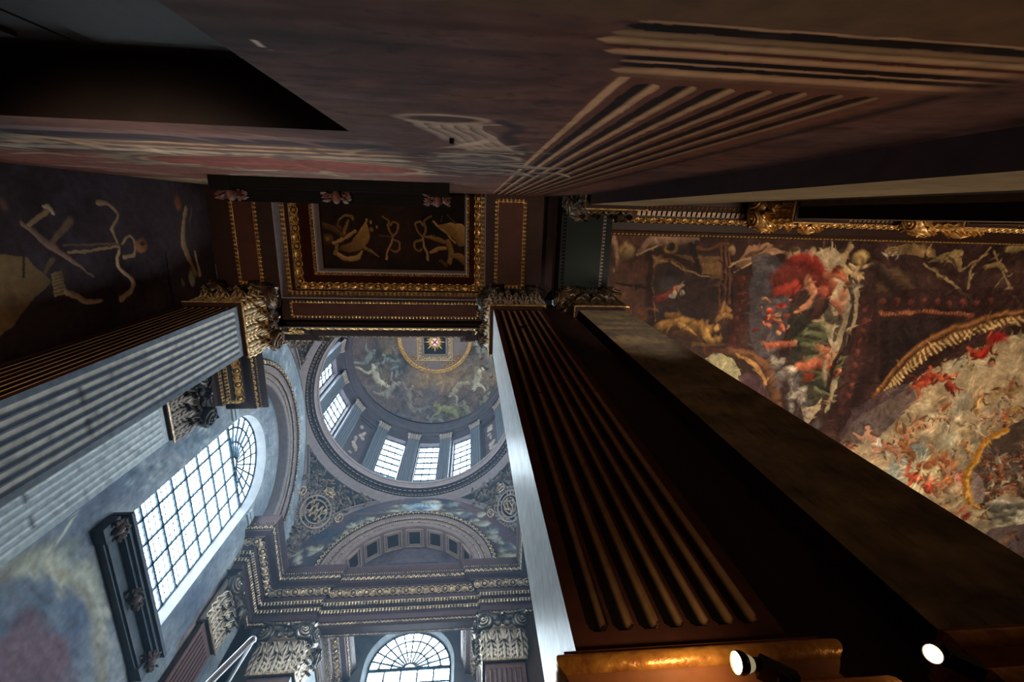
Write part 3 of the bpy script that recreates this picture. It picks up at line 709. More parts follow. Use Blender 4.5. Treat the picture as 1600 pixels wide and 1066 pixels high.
# drum
RD=4.25; Z0,Z1=16.6,21.3
PANELM=mat('drum_panel_paint',(70,62,68),.55,0,.3,3); DRUMM=mat('drum_stone',(84,88,94),.5,0,.15,4)
OPEN=[157.5,180,202.5,67.5,90,112.5,-22.5,0,22.5,247.5,270,292.5]
def DP(r,phi,z): return A([CX+r*math.cos(phi),CY+r*math.sin(phi),z])
def cyl(g,r,p0,p1,z0,z1,n=5): 
    th=np.linspace(p0,p1,n); g.grid(A([[DP(r,t,z) for t in th] for z in(z0,z1)]))
g=G(); wv=math.radians(6.6)
for i in range(16):
    c=math.radians(22.5*i); h=math.radians(11.25); a=22.5*i
    isw=any(abs(((a-o+180)%360)-180)<1 for o in OPEN)
    if isw:
        cyl(g,RD,c-h,c-wv,Z0,Z1);cyl(g,RD,c+wv,c+h,Z0,Z1);cyl(g,RD,c-wv,c+wv,Z0,16.85);cyl(g,RD,c-wv,c+wv,20.75,Z1)
        for s in(-1,1): g.grid(A([[DP(RD,c+s*wv,z),DP(RD+.3,c+s*wv,z)] for z in(16.85,20.75)]))
        for z in(16.85,20.75): g.grid(A([[DP(r,c+q*wv,z) for q in(-1,0,1)] for r in(RD,RD+.3)]))
    else: cyl(g,RD,c-h,c+h,Z0,Z1,9)
g.build('drum_wall',PANELM,dome)
for i in range(16):
    a=22.5*i; c=math.radians(a); isw=any(abs(((a-o+180)%360)-180)<1 for o in OPEN)
    S=A([-math.sin(c),math.cos(c),0]); N=A([-math.cos(c),-math.sin(c),0])
    if isw:
        O=DP(RD+.25,c,0); w=RD*math.sin(wv)
        g=G(); P=lambda s,z,d=0: O+S*s+A([0,0,z])+N*d
        g.grid(A([[P(-w-.05,16.8),P(-w-.05,20.8)],[P(w+.05,16.8),P(w+.05,20.8)]])); g.grid(A([[P(-w-.05,16.8,-.02),P(-w-.05,20.8,-.02)],[P(w+.05,16.8,-.02),P(w+.05,20.8,-.02)]]))
        win=g.build('drum_window',PANE,dome)
        g=G()
        for s in(-w,-w/3,w/3,w): bar(g,P(s,16.85,.03),P(s,20.75,.03),N,.045,.015)
        for j in range(9): bar(g,P(-w,16.85+3.9*j/8,.03),P(w,16.85+3.9*j/8,.03),N,.06,.015)
        for j in range(32): bar(g,P(-w,16.85+3.9*(j+.5)/32,.02),P(w,16.85+3.9*(j+.5)/32,.02),N,.024,.008)
        g.build('glazing_bars',IRON,win)
    else:
        g=G(); O=DP(RD-.02,c,18.8)
        for hs,ht,d in((.62,1.95,.05),(.45,1.7,.03)):
            for q in(-1,1): g.obox(O+S*hs*q+N*.02,S,A([0,0,1.]),N,.03,ht,d); g.obox(O+A([0,0,ht*q])+N*.02,S,A([0,0,1.]),N,hs,.03,d)
        pn=g.build('sunk_panel',PANELM,dome)
        g=G(); r=random.Random(i); 
        for j in range(16): g.tmpl(T_ball(r.uniform(.05,.14),r.uniform(.06,.18),.08,7,3),lambda V,s=r.uniform(-.22,.22),z=18.8+r.uniform(-1.2,1.2):O*A([1,1,0])+A([0,0,1.])*z+V[:,0:1]*S+V[:,1:2]*A([0,0,1.])+V[:,2:3]*N+S*s)
        g.build('carved_trophy',DARKORN,pn,smooth=True,kind='stuff')
    # pilaster between bays
    c2=math.radians(a+11.25); S=A([-math.sin(c2),math.cos(c2),0]); N=A([-math.cos(c2),-math.sin(c2),0]); O=DP(RD,c2,0)
    g=G(); w=.27
    us=np.linspace(-w,w,43); d=.22-.035*np.clip(np.sin((us/w*2.5)*2*PI-PI/2),0,1)*(abs(us)<w*.9)
    g.grid(A([[O+S*u+N*dd+A([0,0,z]) for u,dd in zip(us,d)] for z in(16.9,20.7)]))
    for q in(-1,1): g.grid(A([[O+S*w*q+A([0,0,z]),O+S*w*q+N*.22+A([0,0,z])] for z in(16.6,20.7)]))
    g.obox(O+N*.14+A([0,0,16.75]),S,A([0,0,1.]),N,w+.05,.15,.14); pl_=g.build('drum_pilaster',DRUMM,dome)
    g=G(); r=random.Random(i); g.obox(O+N*.12+A([0,0,21.22]),S,A([0,0,1.]),N,w+.07,.05,.2)
    for row,z in((0,20.72),(1,20.92)):
        for j in range(5): g.tmpl(LF,lambda V,s=(j-2)*w*.44,z=z:O+N*.2+V[:,0:1]*S*.3+V[:,1:2]*A([0,0,.32])+V[:,2:3]*N*.4+N*(V[:,1:2]**3*.1)+S*s+A([0,0,z]))
    for q in(-1,1): g.tmpl(T_ball(.08,.08,.1,7,3),lambda V,q=q:O+N*.22+V[:,0:1]*S+V[:,1:2]*A([0,0,1.])+V[:,2:3]*N+S*w*q+A([0,0,21.1]))
    g.build('leaf_capital',DARKORN,pl_)
g=G(); ringprof(g,[(4.26,21.28),(4.18,21.32),(4.18,21.5),(4.10,21.55),(4.10,21.75),(4.02,21.82),(3.98,21.95),(3.90,22.0),(3.86,22.16),(3.90,22.2),(4.0,22.22),(4.06,22.26),(4.0,22.34),(4.1,22.4)])
g.build('drum_cornice',PANELM,dome)
g=G(); arcband(g,'dent',(CX,CY,21.88),E1,E2,E3,4.0,0,2*PI,.09,.13,-1,(.3,.9)); g.build('dentil_band',MAUVE,dome,kind='stuff')
# dome painting
nr,na=170,560
rr=np.linspace(4.08,2.08,nr); zz=22.35+3.05*np.sqrt(np.clip(1-((rr-2.0)/2.1)**2,0,1))*.98
th=np.linspace(0,2*PI,na+1); Rg,Tg=np.meshgrid(rr,th,indexing='ij'); Zg=np.repeat(zz[:,None],na+1,1)
Xg,Yg=CX+Rg*np.cos(Tg),CY+Rg*np.sin(Tg)
Hg=Zg
def dome_paint():
    # plane coordinates: directions of the surface seen from the floor, in metres at 24 m
    p=Paint(Xg/Hg*24,Yg/Hg*24,lambda x,y:tuple(on(x,y,'Z',24)[:2]),(108,88,78),(.10,1.6))
    p.cloud(.25,(70,64,66),.35,.7); p.cloud(.7,(146,118,92),.5,.85,seed=3); p.cloud(1.6,(88,84,86),.5,.8,seed=6,amt=.6)
    pale=(176,164,140);cool=(120,122,116)
    F=[(590,590,60,1.2,pale),(612,565,50,.6,cool),(575,560,46,2.2,cool),(640,620,50,1.9,(132,116,104)),(610,610,56,2.4,(140,130,118)),(700,640,62,.3,(128,122,84)),(715,605,54,-.8,(144,134,112)),(745,590,60,-1.3,pale),(730,640,44,1.1,(130,118,96)),(680,655,40,.0,(110,104,96)),(660,640,40,2.8,(112,104,100)),(760,620,44,-1,(120,114,100)),(765,565,60,-1.6,(124,116,104)),(745,545,44,-2,(136,126,112)),(560,610,40,1.6,(104,102,104)),(570,640,36,.9,(92,90,98)),(625,650,36,.2,(88,86,94)),
       (640,540,40,.5,(128,118,100)),(690,600,26,.2,(112,96,80))]
    for i,(x,y,h,a,c) in enumerate(F): p.figure(x,y,h,a,c,tuple(v*.62 for v in c) if i%2 else None,i)
    p.stroke([(655,598),(680,590),(705,600)],[14,18,10],(150,118,82),.6,.9,.4)
    p.blob(700,585,60,36,(158,120,80),0,.35,.9)
    # far hidden side of the painting
    r=random.Random(5)
    for i in range(26):
        t=r.uniform(PI*1.05,PI*1.95); q=r.uniform(2.5,3.7); x,y=CX+q*math.cos(t),CY+q*math.sin(t)
        p.blob(x,y,r.uniform(.2,.5),r.uniform(.12,.3),r.choice([pale,cool,(90,84,84),(130,110,84)]),t,.7,.8,.8,raw=True)
    p.brush(3,.4); p.impasto(1200,(-7,2.2,2.5,11),.2,8)
    return p.C
g=G(); g.grid(np.stack([Xg,Yg,Zg],-1),C=dome_paint()); g.build('painted_vault',PAINT,dome,smooth=True)
ZL=25.35
g=G(); ringprof(g,[(2.12,ZL-.06),(2.12,ZL-.14),(2.0,ZL-.16),(1.98,ZL-.05),(1.92,ZL-.05)]); g.build('crown_ring',GOLD,dome)
g=G(); arcband(g,'bead',(CX,CY,ZL-.155),E1,E2,E3,2.06,0,2*PI,.07,.10); g.build('bead_band',GOLD,dome,kind='stuff')
g=G(); th=np.linspace(0,2*PI,65); g.grid(A([[(CX+r*math.cos(t),CY+r*math.sin(t),ZL) for t in th] for r in(.01,1.95)])); g.build('crown_disc',BROWNS,dome)
S0=(CX+.02,CY-.35+.35)
fr=empty('star_panel_frame',label='square carved frame at the crown of the dome',cat='frame',group=None)
BLK=mat('black_panel',(16,14,16),.5,0,.2,5)
cxs,cys=CX-.03,CY+.22
g=G(); g.box(cxs-.62,cxs+.62,cys-.75,cys+.75,ZL-.03,ZL-.01); g.build('black_ground',BLK,fr)
for dd,w,m,kd in((.98,.05,GOLD,None),(.84,.18,BRONZE,'egg'),(.66,.08,DARKORN,'leaf')):
    sx,sy=dd,dd+.12; cr=[(cxs-sx,cys-sy),(cxs+sx,cys-sy),(cxs+sx,cys+sy),(cxs-sx,cys+sy)]
    g=G()
    for i in range(4):
        a,b=cr[i],cr[(i+1)%4]
        if kd: 
            t=unit(A([b[1]-a[1],a[0]-b[0],0])); band(g,kd,(*a,ZL-.07),(*b,ZL-.07),t,(0,0,-1),w,.12)
        bar(g,(*a,ZL-.04),(*b,ZL-.04),(0,0,-1),w,.03)
    g.build('carved_border' if kd else 'gilt_fillet',m,fr)
g=G()
for q in(-1,1):
    for u in(-1,1):
        for tt in range(7):
            a=math.atan2(u*1.25,q*1.0)+(tt-3)*.11; g.tmpl(T_ring(.1,.1,.03,9,4,0,4.8),lambda V,a=a:V+A([CX+1.66*math.cos(a),CY+.1+1.66*math.sin(a),ZL-.04]))
g.build('corner_scrolls',GOLD,fr)
st_=empty('star_badge',label='radiant star badge with a red cross on white inside the crown frame',cat='badge')
g=G()
for i in range(32):
    a=2*PI*i/32; L=.58 if i%4==0 else (.46 if i%2==0 else .36); g.tmpl(LF,lambda V,a=a,L=L:A([cxs,cys,ZL-.05])+A([V[:,0]*.35*L*math.cos(a)-V[:,1]*L*math.sin(a),V[:,0]*.35*L*math.sin(a)+V[:,1]*L*math.cos(a),-V[:,2]*.1]).T)
g.build('sun_rays',GOLD,st_)
g=G(); th=np.linspace(0,2*PI,33); g.grid(A([[(cxs+r*math.cos(t),cys+r*math.sin(t)*1.1,ZL-.09) for t in th] for r in(.005,.19)])); g.build('white_disc',mat('white_enamel',(235,230,225),.4,0,.02,3),st_)
g=G()
for s in(-1,1): g.obox((cxs,cys,ZL-.105),unit((1,s,0)),unit((-s,1,0)),(0,0,1),.19,.035,.01)
g.build('red_cross',mat('red_enamel',(190,20,50),.4,0,.05,3),st_)
# ================================================================ NEAR BAY: beams, coffer, hall ceiling frame
def sheet(g,ax,val,a0,a1,b0,b1):
    if ax=='Z': P=[[(a0,b0,val),(a0,b1,val)],[(a1,b0,val),(a1,b1,val)]]
    if ax=='X': P=[[(val,a0,b0),(val,a0,b1)],[(val,a1,b0),(val,a1,b1)]]
    if ax=='Y': P=[[(a0,val,b0),(a0,val,b1)],[(a1,val,b0),(a1,val,b1)]]
    g.grid(A(P))
XA,XB=-4.17,.34       # clear span between the side beams
e=empty('ceiling',kind='structure',label='dark brown coffered ceiling of the near bay')
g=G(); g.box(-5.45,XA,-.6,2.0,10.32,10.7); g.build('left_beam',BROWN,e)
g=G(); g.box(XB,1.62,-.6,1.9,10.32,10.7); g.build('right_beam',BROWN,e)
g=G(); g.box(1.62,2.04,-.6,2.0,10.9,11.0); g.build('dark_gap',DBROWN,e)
g=G(); g.box(2.04,3.2,-.6,2.7,10.32,11.0); g.build('hall_beam',mat('flare_green_black',(12,18,15),.5,0,.3,4),e)  # green cast of a lens flare put into the beam colour
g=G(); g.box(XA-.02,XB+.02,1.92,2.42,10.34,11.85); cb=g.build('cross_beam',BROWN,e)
def rectborder(g,x0,x1,y0,y1,z,w,kind,p,sides='lrbt'):
    n=(0,0,-1)
    if 'l' in sides: band(g,kind,(x0,y0,z),(x0,y1,z),(1,0,0),n,w,p)
    if 'r' in sides: band(g,kind,(x1,y0,z),(x1,y1,z),(-1,0,0),n,w,p)
    if 'b' in sides: band(g,kind,(x0,y1,z),(x1,y1,z),(0,-1,0),n,w,p)
    if 't' in sides: band(g,kind,(x0,y0,z),(x1,y0,z),(0,1,0),n,w,p)
PANB=mat('red_brown_panel',(66,34,26),.5,0,.3,4)
def sunk(name,x0,x1,y0,y1,z,w,p,m=GOLD,mm=PANB):
    g=G(); g.box(x0,x1,y0,y1,z-.012,z+.0); pn=g.build(name,mm,e)
    g=G(); rectborder(g,x0,x1,y0,y1,z-.015,w,'leaf',p); g.build('leaf_border',m,pn,kind='stuff'); return pn
sunk('beam_panel',-4.98,-4.52,-.30,1.60,10.32,.09,.085)
sunk('beam_panel',.58,1.20,-.30,1.60,10.32,.09,.085)
sunk('beam_panel',2.12,3.02,-.30,1.60,10.32,.08,.08,DARKORN,mat('flare_green_panel',(12,22,17),.5,0,.3,4))  # this panel's colour carries the lens flare tint too
sunk('beam_panel',-3.98,.18,2.00,2.34,10.34,.06,.08)
# coffer: stepped frame rising to the painted panel
yA,yB=-1.25,1.92
steps=[(0,10.7),(.10,10.72),(.11,10.80),(.10,10.98),(.24,11.14),(.25,11.16),(.35,11.46),(.37,11.50),(.41,11.56),(.42,11.62),(.49,11.94),(.49,12.0)]
path=[(XA,yA),(XB,yA),(XB,yB),(XA,yB)]
g=G(); sweep(g,path,steps,True); g.build('coffer_frame',mat('coffer_brown',(66,30,20),.42,.0,.25,5),e)
g=G(); sweep(g,path,[(-.01,10.335),(.012,10.335),(.012,10.69)],True); g.build('lit_edge_face',MAUVE,e)  # paler sheet on the beam faces, the light they catch put into colour
g=G(); sweepband(g,'leaf',path,.0,10.695,.11,10.715,.10,0,True); g.build('leaf_band',GOLD,e,kind='stuff')
g=G(); sweepband(g,'egg',path,.10,10.975,.24,11.135,.195,0,True); g.build('ball_and_palmette_band',GOLD,e,kind='stuff')
g=G(); sweepband(g,'scal',path,.355,11.47,.415,11.555,.08,0,True); g.build('scallop_band',GOLD,e,kind='stuff')
g=G(); sweep(g,path,[(.095,10.95),(.105,10.94),(.11,10.97)],True); sweep(g,path,[(.42,11.56),(.44,11.56),(.46,11.62),(.485,11.86)],True); g.build('pale_fillets',RIM,e)
# painted trophies of the coffer panel
us=np.linspace(XA+.46,XB-.46,480); vs=np.linspace(yA+.46,yB-.46,300); ZP=11.98
U,V=np.meshgrid(us,vs,indexing='ij')
def trophy():
    p=Paint(U,V,lambda x,y:tuple(on(x,y,'Z',ZP)[:2]),(24,16,13),(.04,4))
    p.cloud(1.2,(48,27,19),.4,.8); o=(122,86,46);d=(76,52,30);l=(152,112,66)
    # left trophy: drum, compass, curved blade
    p.poly([(573,345),(578,372),(566,388),(545,394),(530,388),(552,372)],o,1,lit=.5,sm=True); p.poly([(573,345),(560,360),(548,378),(536,384)],(24,14,12),.6)
    p.stroke([(522,380),(540,370),(555,361)],[3,3,3],l,1,.4,.6); p.stroke([(505,352),(520,358),(535,368)],[6,7,4],d,1,.4,.6)
    p.blob(512,374,11,9,d,0,1,.4,.6); p.blob(512,374,4,4,o); p.stroke([(538,364),(544,345)],[3,2.4],o,1,.4,.6)
    p.stroke([(532,342),(538,336),(548,338),(552,343)],[2,2,2,2],o); p.stroke([(530,345),(528,352),(534,358)],[3,4,3],d,1,.4,.5)
    p.stroke([(525,395),(540,405),(558,403),(566,392)],[3,5,5,2],l,1,.4,.6); p.stroke([(524,396),(527,384)],[3,3],o)
    p.stroke([(566,384),(580,394),(592,402)],[3.4,3,1],o,1,.4,.5); p.blob(581,358,4,4,o); p.blob(589,354,2,3,l)
    p.blob(574,345,2.5,4,l); p.blob(581,348,2,3,l)
    # knots
    for x,k in((612,1),(660,-1)):
        p.stroke([(x,370),(x-6*k,355),(x-4*k,345),(x-14*k,338)],[1.8,1.8,1.8,1.4],o); p.stroke([(x,370),(x+8*k,360),(x+10*k,350),(x+2*k,346),(x-2*k,352)],[1.7]*2,o)
        p.stroke([(x,373),(x+11*k,378),(x+12*k,388),(x+4*k,393),(x-0*k,390)],[2,2],o); p.stroke([(x,372),(x-3*k,385),(x-8*k,395),(x-9*k,405)],[1.8,1.8,1.8,2.4],l)
        p.stroke([(x-2*k,370),(x-18*k,368)],[1.6,1.6],d)
    # right trophy
    p.stroke([(664,370),(684,374),(694,378)],[2.4,4,3],o,1,.4,.5); p.poly([(681,352),(700,350),(716,362),(718,385),(708,372)],o,1,lit=.6,sm=True)
    p.poly([(700,350),(725,352),(727,380),(718,384),(716,364)],l,.9,lit=.6,sm=True); p.stroke([(678,346),(690,358),(712,380)],[2,2,1.6],l)
    p.stroke([(700,378),(704,392),(702,410)],[5,5,4],o,1,.4,.5); p.stroke([(674,395),(684,389),(696,388)],[3,4,3],l,1,.4,.6); p.stroke([(706,398),(720,402),(727,408)],[4,6,6],o,1,.4,.6)
    p.stroke([(690,345),(692,336)],[1.3,.6],d); p.stroke([(700,336),(712,350)],[1.2,1.2],d); p.stroke([(690,408),(697,414)],[3,3],d)
    return p.C
g=G(); g.grid(np.stack([U,V,np.full_like(U,ZP)],-1),C=trophy()); g.build('painted_trophy_panel',PAINT,e)
g=G(); sheet(g,'Z',ZP+.01,XA,XB,yA,yB); g.build('panel_ground',DBROWN,e)

# ---- hall: painted ceiling and its gilded frame
HZ=11.0
e=empty('trim_13',kind='structure',label='gilded cornice round the painted hall ceiling')
pp=[(3.2,-.44),(20.8,-.44)]
prof=[(0,10.25),(0,10.4),(.12,10.42),(.22,10.5),(.36,10.55),(.40,10.56),(.52,10.70),(.53,10.74),(.70,10.78),(.74,10.84),(.78,10.86),(.80,10.93),(.84,10.96),(.84,11.02)]
# runs along +X with the room (+Y) on its left; left end turns along the picture
path=[(3.26,13.0),(3.26,-.44),(20.8,-.44)]
path2=[(3.18,13.0),(3.18,-.44),(20.8,-.44)]
g=G(); sweep(g,pp,prof); g.build('moulding',mat('hall_cornice_brown',(42,24,16),.5,0,.25,5),e)
g=G(); sweepband(g,'egg',pp,.40,10.565,.52,10.69,.19); g.build('egg_band',GOLD,e,kind='stuff')
g=G(); sweepband(g,'leaf',pp,.13,10.43,.21,10.49,.11); sweepband(g,'dent',pp,.24,10.51,.35,10.545,.12); g.build('leaf_band',mat('dull_gilding',(120,88,52),.45,.3,dark=(50,34,22),scale=14),e,kind='stuff')
g=G(); sweepband(g,'dent',pp,.785,10.865,.80,10.92,.10); g.build('dentil_band',GOLD,e,kind='stuff')
g=G(); g.box(3.2,3.37,.2,13,10.9,11.02); g.box(3.37,3.41,.38,13,10.95,11.02); g.build('side_moulding',BROWN,e)

us=np.concatenate([np.linspace(3.38,15,600),np.linspace(15,20.6,120)[1:]]); vs=np.linspace(.36,12.6,560); U,V=np.meshgrid(us,vs,indexing='ij')
def hall():
    p=Paint(U,V,lambda x,y:tuple(on(x,y,'Z',HZ)[:2]),(74,52,44),(.11,1.6))
    P,S,B=p.poly,p.stroke,p.blob
    p.cloud(.8,(56,38,34),.35,.75); p.cloud(3,(92,66,54),.55,.85,seed=4,amt=.5)
    r=random.Random(11)
    cream=(184,162,128); warm=(178,142,104); red=(124,58,46); grey=(128,116,108); skin=(188,132,98); ochre=(150,116,66)
    # broad architecture on the left : panel, box with scenes
    P([(955,365),(1020,365),(1020,500),(955,500)],(84,54,40),.9); P([(962,440),(1008,452),(1008,500),(962,500)],(92,60,44),1)
    S([(960,440),(1012,450)],[2.5,2.5],(40,24,20)); S([(1013,375),(1017,505)],[6,6],(52,32,26)); S([(1021,380),(1022,520)],[1.5,1.5],(120,84,60))
    P([(1022,385),(1130,390),(1126,530),(1022,520)],(62,44,38),1)
    P([(1022,398),(1128,402),(1126,420),(1022,412)],(108,80,52),.9); S([(1022,396),(1070,410),(1126,431)],[4,5,4],(58,36,26)); S([(1022,404),(1080,424),(1126,433)],[1.6,1.6,1.6],(150,116,74))
    P([(1095,410),(1125,410),(1125,430),(1095,424)],(134,102,66),.9)
    for x in(1128,1136,1142): S([(x,385),(x-6,500)],[2,2],(116,78,58)); S([(x+3,385),(x-3,500)],[1.6,1.6],(52,32,26))
    P([(1150,425),(1170,425),(1160,548),(1138,545)],(78,46,38),1)
    for i in range(8): B(1159-i*1.4,432+i*14,4,5,(112,60,46),0,.9,.5,.6)
    P([(1100,540),(1150,546),(1150,556),(1102,555)],(96,58,44),1)
    # picture in the box: small red figures, bronze captive lying
    B(1048,446,22,16,(78,70,68),0,.9,.6); S([(1025,470),(1045,462),(1062,446)],[7,7,5],red,1,.4,.6); S([(1050,462),(1060,450),(1070,444)],[3,4,2],cream,.9); B(1056,452,5,5,skin); B(1066,458,6,5,(168,156,132)); B(1048,465,6,5,(150,146,136))
    S([(1030,492),(1060,484),(1080,492)],[8,10,8],(56,42,40),1)
    for q in([(1028,508),(1060,506),(1086,512),(1108,512)],):
        S(q,[8,11,12,9],(150,112,62),1,.45,.9)
    S([(1060,510),(1074,520),(1088,526)],[5,5,3],(176,136,80),1,.4,.8); S([(1100,516),(1112,530),(1130,527)],[8,6,3],(172,132,78),1,.4,.8); B(1119,511,10,9,(70,48,32)); B(1120,512,7,6,(176,138,84),lit=.6); S([(1125,488),(1130,478),(1138,490)],[3,4,3],(158,118,72),1,.4,.6)
    S([(1118,498),(1132,494),(1144,500)],[4,6,3],(150,112,68),1,.4,.7); S([(1035,520),(1070,524),(1095,530)],[5,6,4],(92,60,40),1,.4,.5)
    S([(1040,493),(1058,492)],[4,5],(140,104,60),.9,.5,.6); S([(1082,540),(1120,536),(1135,536)],[4,4,2],(110,80,46),1)
    # drapes and trophies along the top edge
    S([(958,375),(965,400),(960,420)],[7,6,2],(140,110,86),1,.5,.6); B(980,394,15,14,(140,116,82),0,1,.4,.8); S([(1000,395),(1020,378),(1060,376),(1090,373)],[5,9,9,5],(140,112,90),1,.5,.7)
    S([(995,400),(1034,383)],[1.5,1.2],(176,146,108)); B(1048,388,13,12,(140,112,60)); B(1048,386,9,9,(40,28,22)); B(1080,390,9,10,(60,44,40)); S([(1084,380),(1086,402),(1090,418)],[6,6,2],(44,32,30)); S([(1092,390),(1140,384)],[3,3],(112,72,48))
    B(1145,390,8,9,(150,120,84),0,1,.4,.8)
    P([(1146,418),(1172,382),(1200,378),(1222,392),(1190,402),(1160,414)],(152,116,86),1,lit=.5); S([(1138,412),(1180,400),(1222,392)],[1,3,2],(184,148,112)); S([(1146,421),(1190,403)],[1.2,1.2],(190,154,116)); S([(1168,398),(1200,385)],[4,2],(104,72,54)); S([(1175,425),(1186,418),(1196,408)],[1.2,1.2,1],(150,146,136))
    B(1238,400,13,17,(150,122,88),0,1,.35,.8); B(1238,388,12,5,(90,70,50)); B(1266,400,6,13,(150,126,92),0,1,.4,.8); S([(1288,378),(1280,400),(1296,395),(1298,376)],[1.2,1.2,1.2,1.2],(110,84,60))
    S([(1332,382),(1316,408),(1320,420),(1345,432)],[5,6,7,7],(176,148,108),1,.4,.8); B(1346,402,16,14,(176,146,96),0,1,.4,.8); S([(1328,412),(1340,420),(1362,414)],[3,5,3],(186,158,116),1,.4,.8)
    for i in range(4): S([(1388,386+i*4),(1430,382+i*4),(1462,386+i*4)],[1.6,2.2,1.6],(148,120,78),.8)
    for i in range(5): B(1388+i*5,397-(i%2)*4,2.4,2.4,(170,160,140))
    for i in range(6): S([(1425+i,376+i*3),(1445,388+i*2),(1458-i,376+i*3)],[1.2,1.2,1.2],(150,120,80),.9)
    P([(1450,410),(1475,392),(1500,392),(1503,410),(1498,424),(1485,410),(1466,408)],(144,120,80),1,lit=.5,sm=True); S([(1478,395),(1490,410),(1498,424)],[2,2.6,1.5],(90,70,48)); S([(1503,398),(1500,422),(1530,405)],[1.6,2,1.6],(150,124,84))
    S([(1444,412),(1490,446),(1530,472)],[2,2.6,2],(150,124,88)); S([(1546,386),(1520,418),(1514,450)],[2,2.4,2.6],(150,122,84),1,.4,.5); P([(1520,428),(1526,426),(1516,440)],(150,130,96)); S([(1552,392),(1566,428),(1590,472)],[2.6,2.6,2],(140,116,84)); S([(1540,418),(1560,416),(1572,425)],[4,6,2],(146,120,80),1,.4,.6)
    S([(1475,462),(1495,450)],[1.4,1.2],(140,116,88)); S([(1550,470),(1560,440),(1580,428)],[1,1,1],(140,120,92)); S([(1575,390),(1600,386)],[5,7],(150,126,84),1,.4,.6)
    for i in range(7): S([(1370+r.uniform(-8,8),420+r.uniform(-8,8)),(1400+r.uniform(-20,20),440+r.uniform(-10,20)),(1420+r.uniform(-20,30),455+r.uniform(-12,20))],[8,10,4],r.choice([(84,62,48),(56,42,36),(100,78,56)]),.7,.7,.6)
    # window recess with grey stone and creamy cloud
    P([(1172,400),(1200,395),(1230,430),(1226,520),(1190,555),(1170,500)],(92,82,82),.9,sm=True)
    for i in range(12): S([(1178+r.uniform(0,30),420+i*12),(1200+r.uniform(0,20),424+i*12)],[7,9],r.choice([(112,104,102),(80,70,72),(126,114,108)]),.6,.8,.6)
    P([(1270,400),(1300,385),(1318,400),(1316,425),(1336,440),(1342,470),(1328,520),(1300,580),(1280,640),(1262,660),(1250,600),(1260,520),(1290,480),(1300,440)],cream,.95,sm=True)
    for i in range(30): B(1290+r.uniform(-30,40),400+i*7+r.uniform(-10,10),r.uniform(6,14),r.uniform(5,11),r.choice([(208,190,158),(176,158,128),(150,132,108),(196,176,140)]),r.uniform(0,3),.5,.8,.7)
    P([(1230,480),(1270,500),(1290,520),(1300,580),(1270,640),(1246,600),(1235,540)],(60,56,44),.95,sm=True)
    for i in range(14): S([(1245+r.uniform(0,50),500+i*9),(1258+r.uniform(0,40),508+i*9),(1250+r.uniform(0,50),520+i*9)],[4,5,1],r.choice([(92,100,66),(44,44,36),(128,130,92)]),.7,.6,.6)
    # red central figure group
    S([(1218,440),(1245,424),(1275,432),(1292,452)],[20,26,22,14],red,1,.5,.9); S([(1235,405),(1260,410),(1290,430)],[9,14,10],(140,54,42),1,.5,.8); S([(1210,455),(1240,448)],[8,12],(150,62,48),1,.5,.7)
    S([(1262,440),(1270,462),(1240,488)],[9,8,4],skin,1,.4,.7); S([(1285,452),(1276,478),(1262,500)],[9,8,4],(156,84,62),1,.4,.7); S([(1288,430),(1312,428),(1325,440)],[8,7,5],(170,104,76),1,.4,.7); B(1300,444,11,10,(150,88,62),lit=.6); B(1308,420,9,8,(110,56,40)); B(1316,462,9,12,skin,.3,1,.4,.7); B(1322,448,7,6,(120,70,50)); S([(1300,470),(1312,482),(1310,500)],[7,7,3],(170,112,84),1,.4,.7)
    for i in range(38): B(1212+r.gauss(0,14),496+r.gauss(0,14),r.uniform(2,6),r.uniform(2,5),r.choice([(190,60,44),(214,120,84),(224,170,120),(120,40,34),(160,70,40)]),0,.95,.5,.9)
    S([(1262,500),(1280,470),(1296,500),(1310,500),(1302,530)],[8,14,8,6,4],(52,44,38),.8)
    # putti lower left with garlands
    S([(1194,538),(1220,536),(1240,535)],[5,8,5],(176,104,76),1,.4,.8); B(1245,533,6,6,skin,lit=.5); S([(1280,540),(1292,560),(1304,572)],[6,7,4],skin,1,.4,.7); B(1292,545,8,8,(170,96,66),lit=.5)
    S([(1250,575),(1275,568),(1298,578)],[9,12,7],(176,104,74),1,.45,.8); B(1262,590,11,10,(150,64,44),lit=.5); S([(1288,566),(1290,590)],[5,7],cream,.9,.5,.5)
    for i in range(30): B(1310+r.gauss(0,8),580+r.gauss(0,18),r.uniform(2,4.5),r.uniform(2,4),r.choice([(206,92,70),(226,160,120),(170,60,46),(110,100,64)]),0,.95,.5,.9)
    for i in range(10): S([(1296+r.uniform(-4,30),560+i*5),(1306+r.uniform(-4,30),556+i*5)],[2,1],(120,130,84),.9)
    # arch and white disc, drapery scrolls beneath
    P([(1100,560),(1125,552),(1150,570),(1158,605),(1130,592)],(178,168,130),1,sm=True)
    S([(1140,548),(1180,560),(1205,590),(1214,640)],[10,11,11,9],(120,84,58),1,.5,.7); S([(1150,552),(1180,572),(1198,602)],[2,5,2],(196,148,92),.9)
    P([(1150,590),(1180,585),(1200,610),(1206,650),(1180,630)],(104,76,76),.9,sm=True)
    for i in range(26):
        t=i/25; x=1215+45*t+12*math.sin(i*1.7); y=560+115*t
        B(x+r.uniform(-10,10),y,r.uniform(8,15),r.uniform(6,10),r.choice([(160,150,136),(116,108,102),(184,172,150),(98,90,86)]),r.uniform(0,3),.9,.8,1.0)
        S([(x-12,y+4),(x-2,y-2),(x+12,y+5)],[1,2,1],(84,76,72),.6,.7)
    S([(1330,430),(1326,500),(1300,590),(1290,640)],[3,4,5,4],(52,36,30),.9); S([(1306,600),(1300,625),(1290,645)],[5,6,3],(176,160,124),.9,.5,.6)
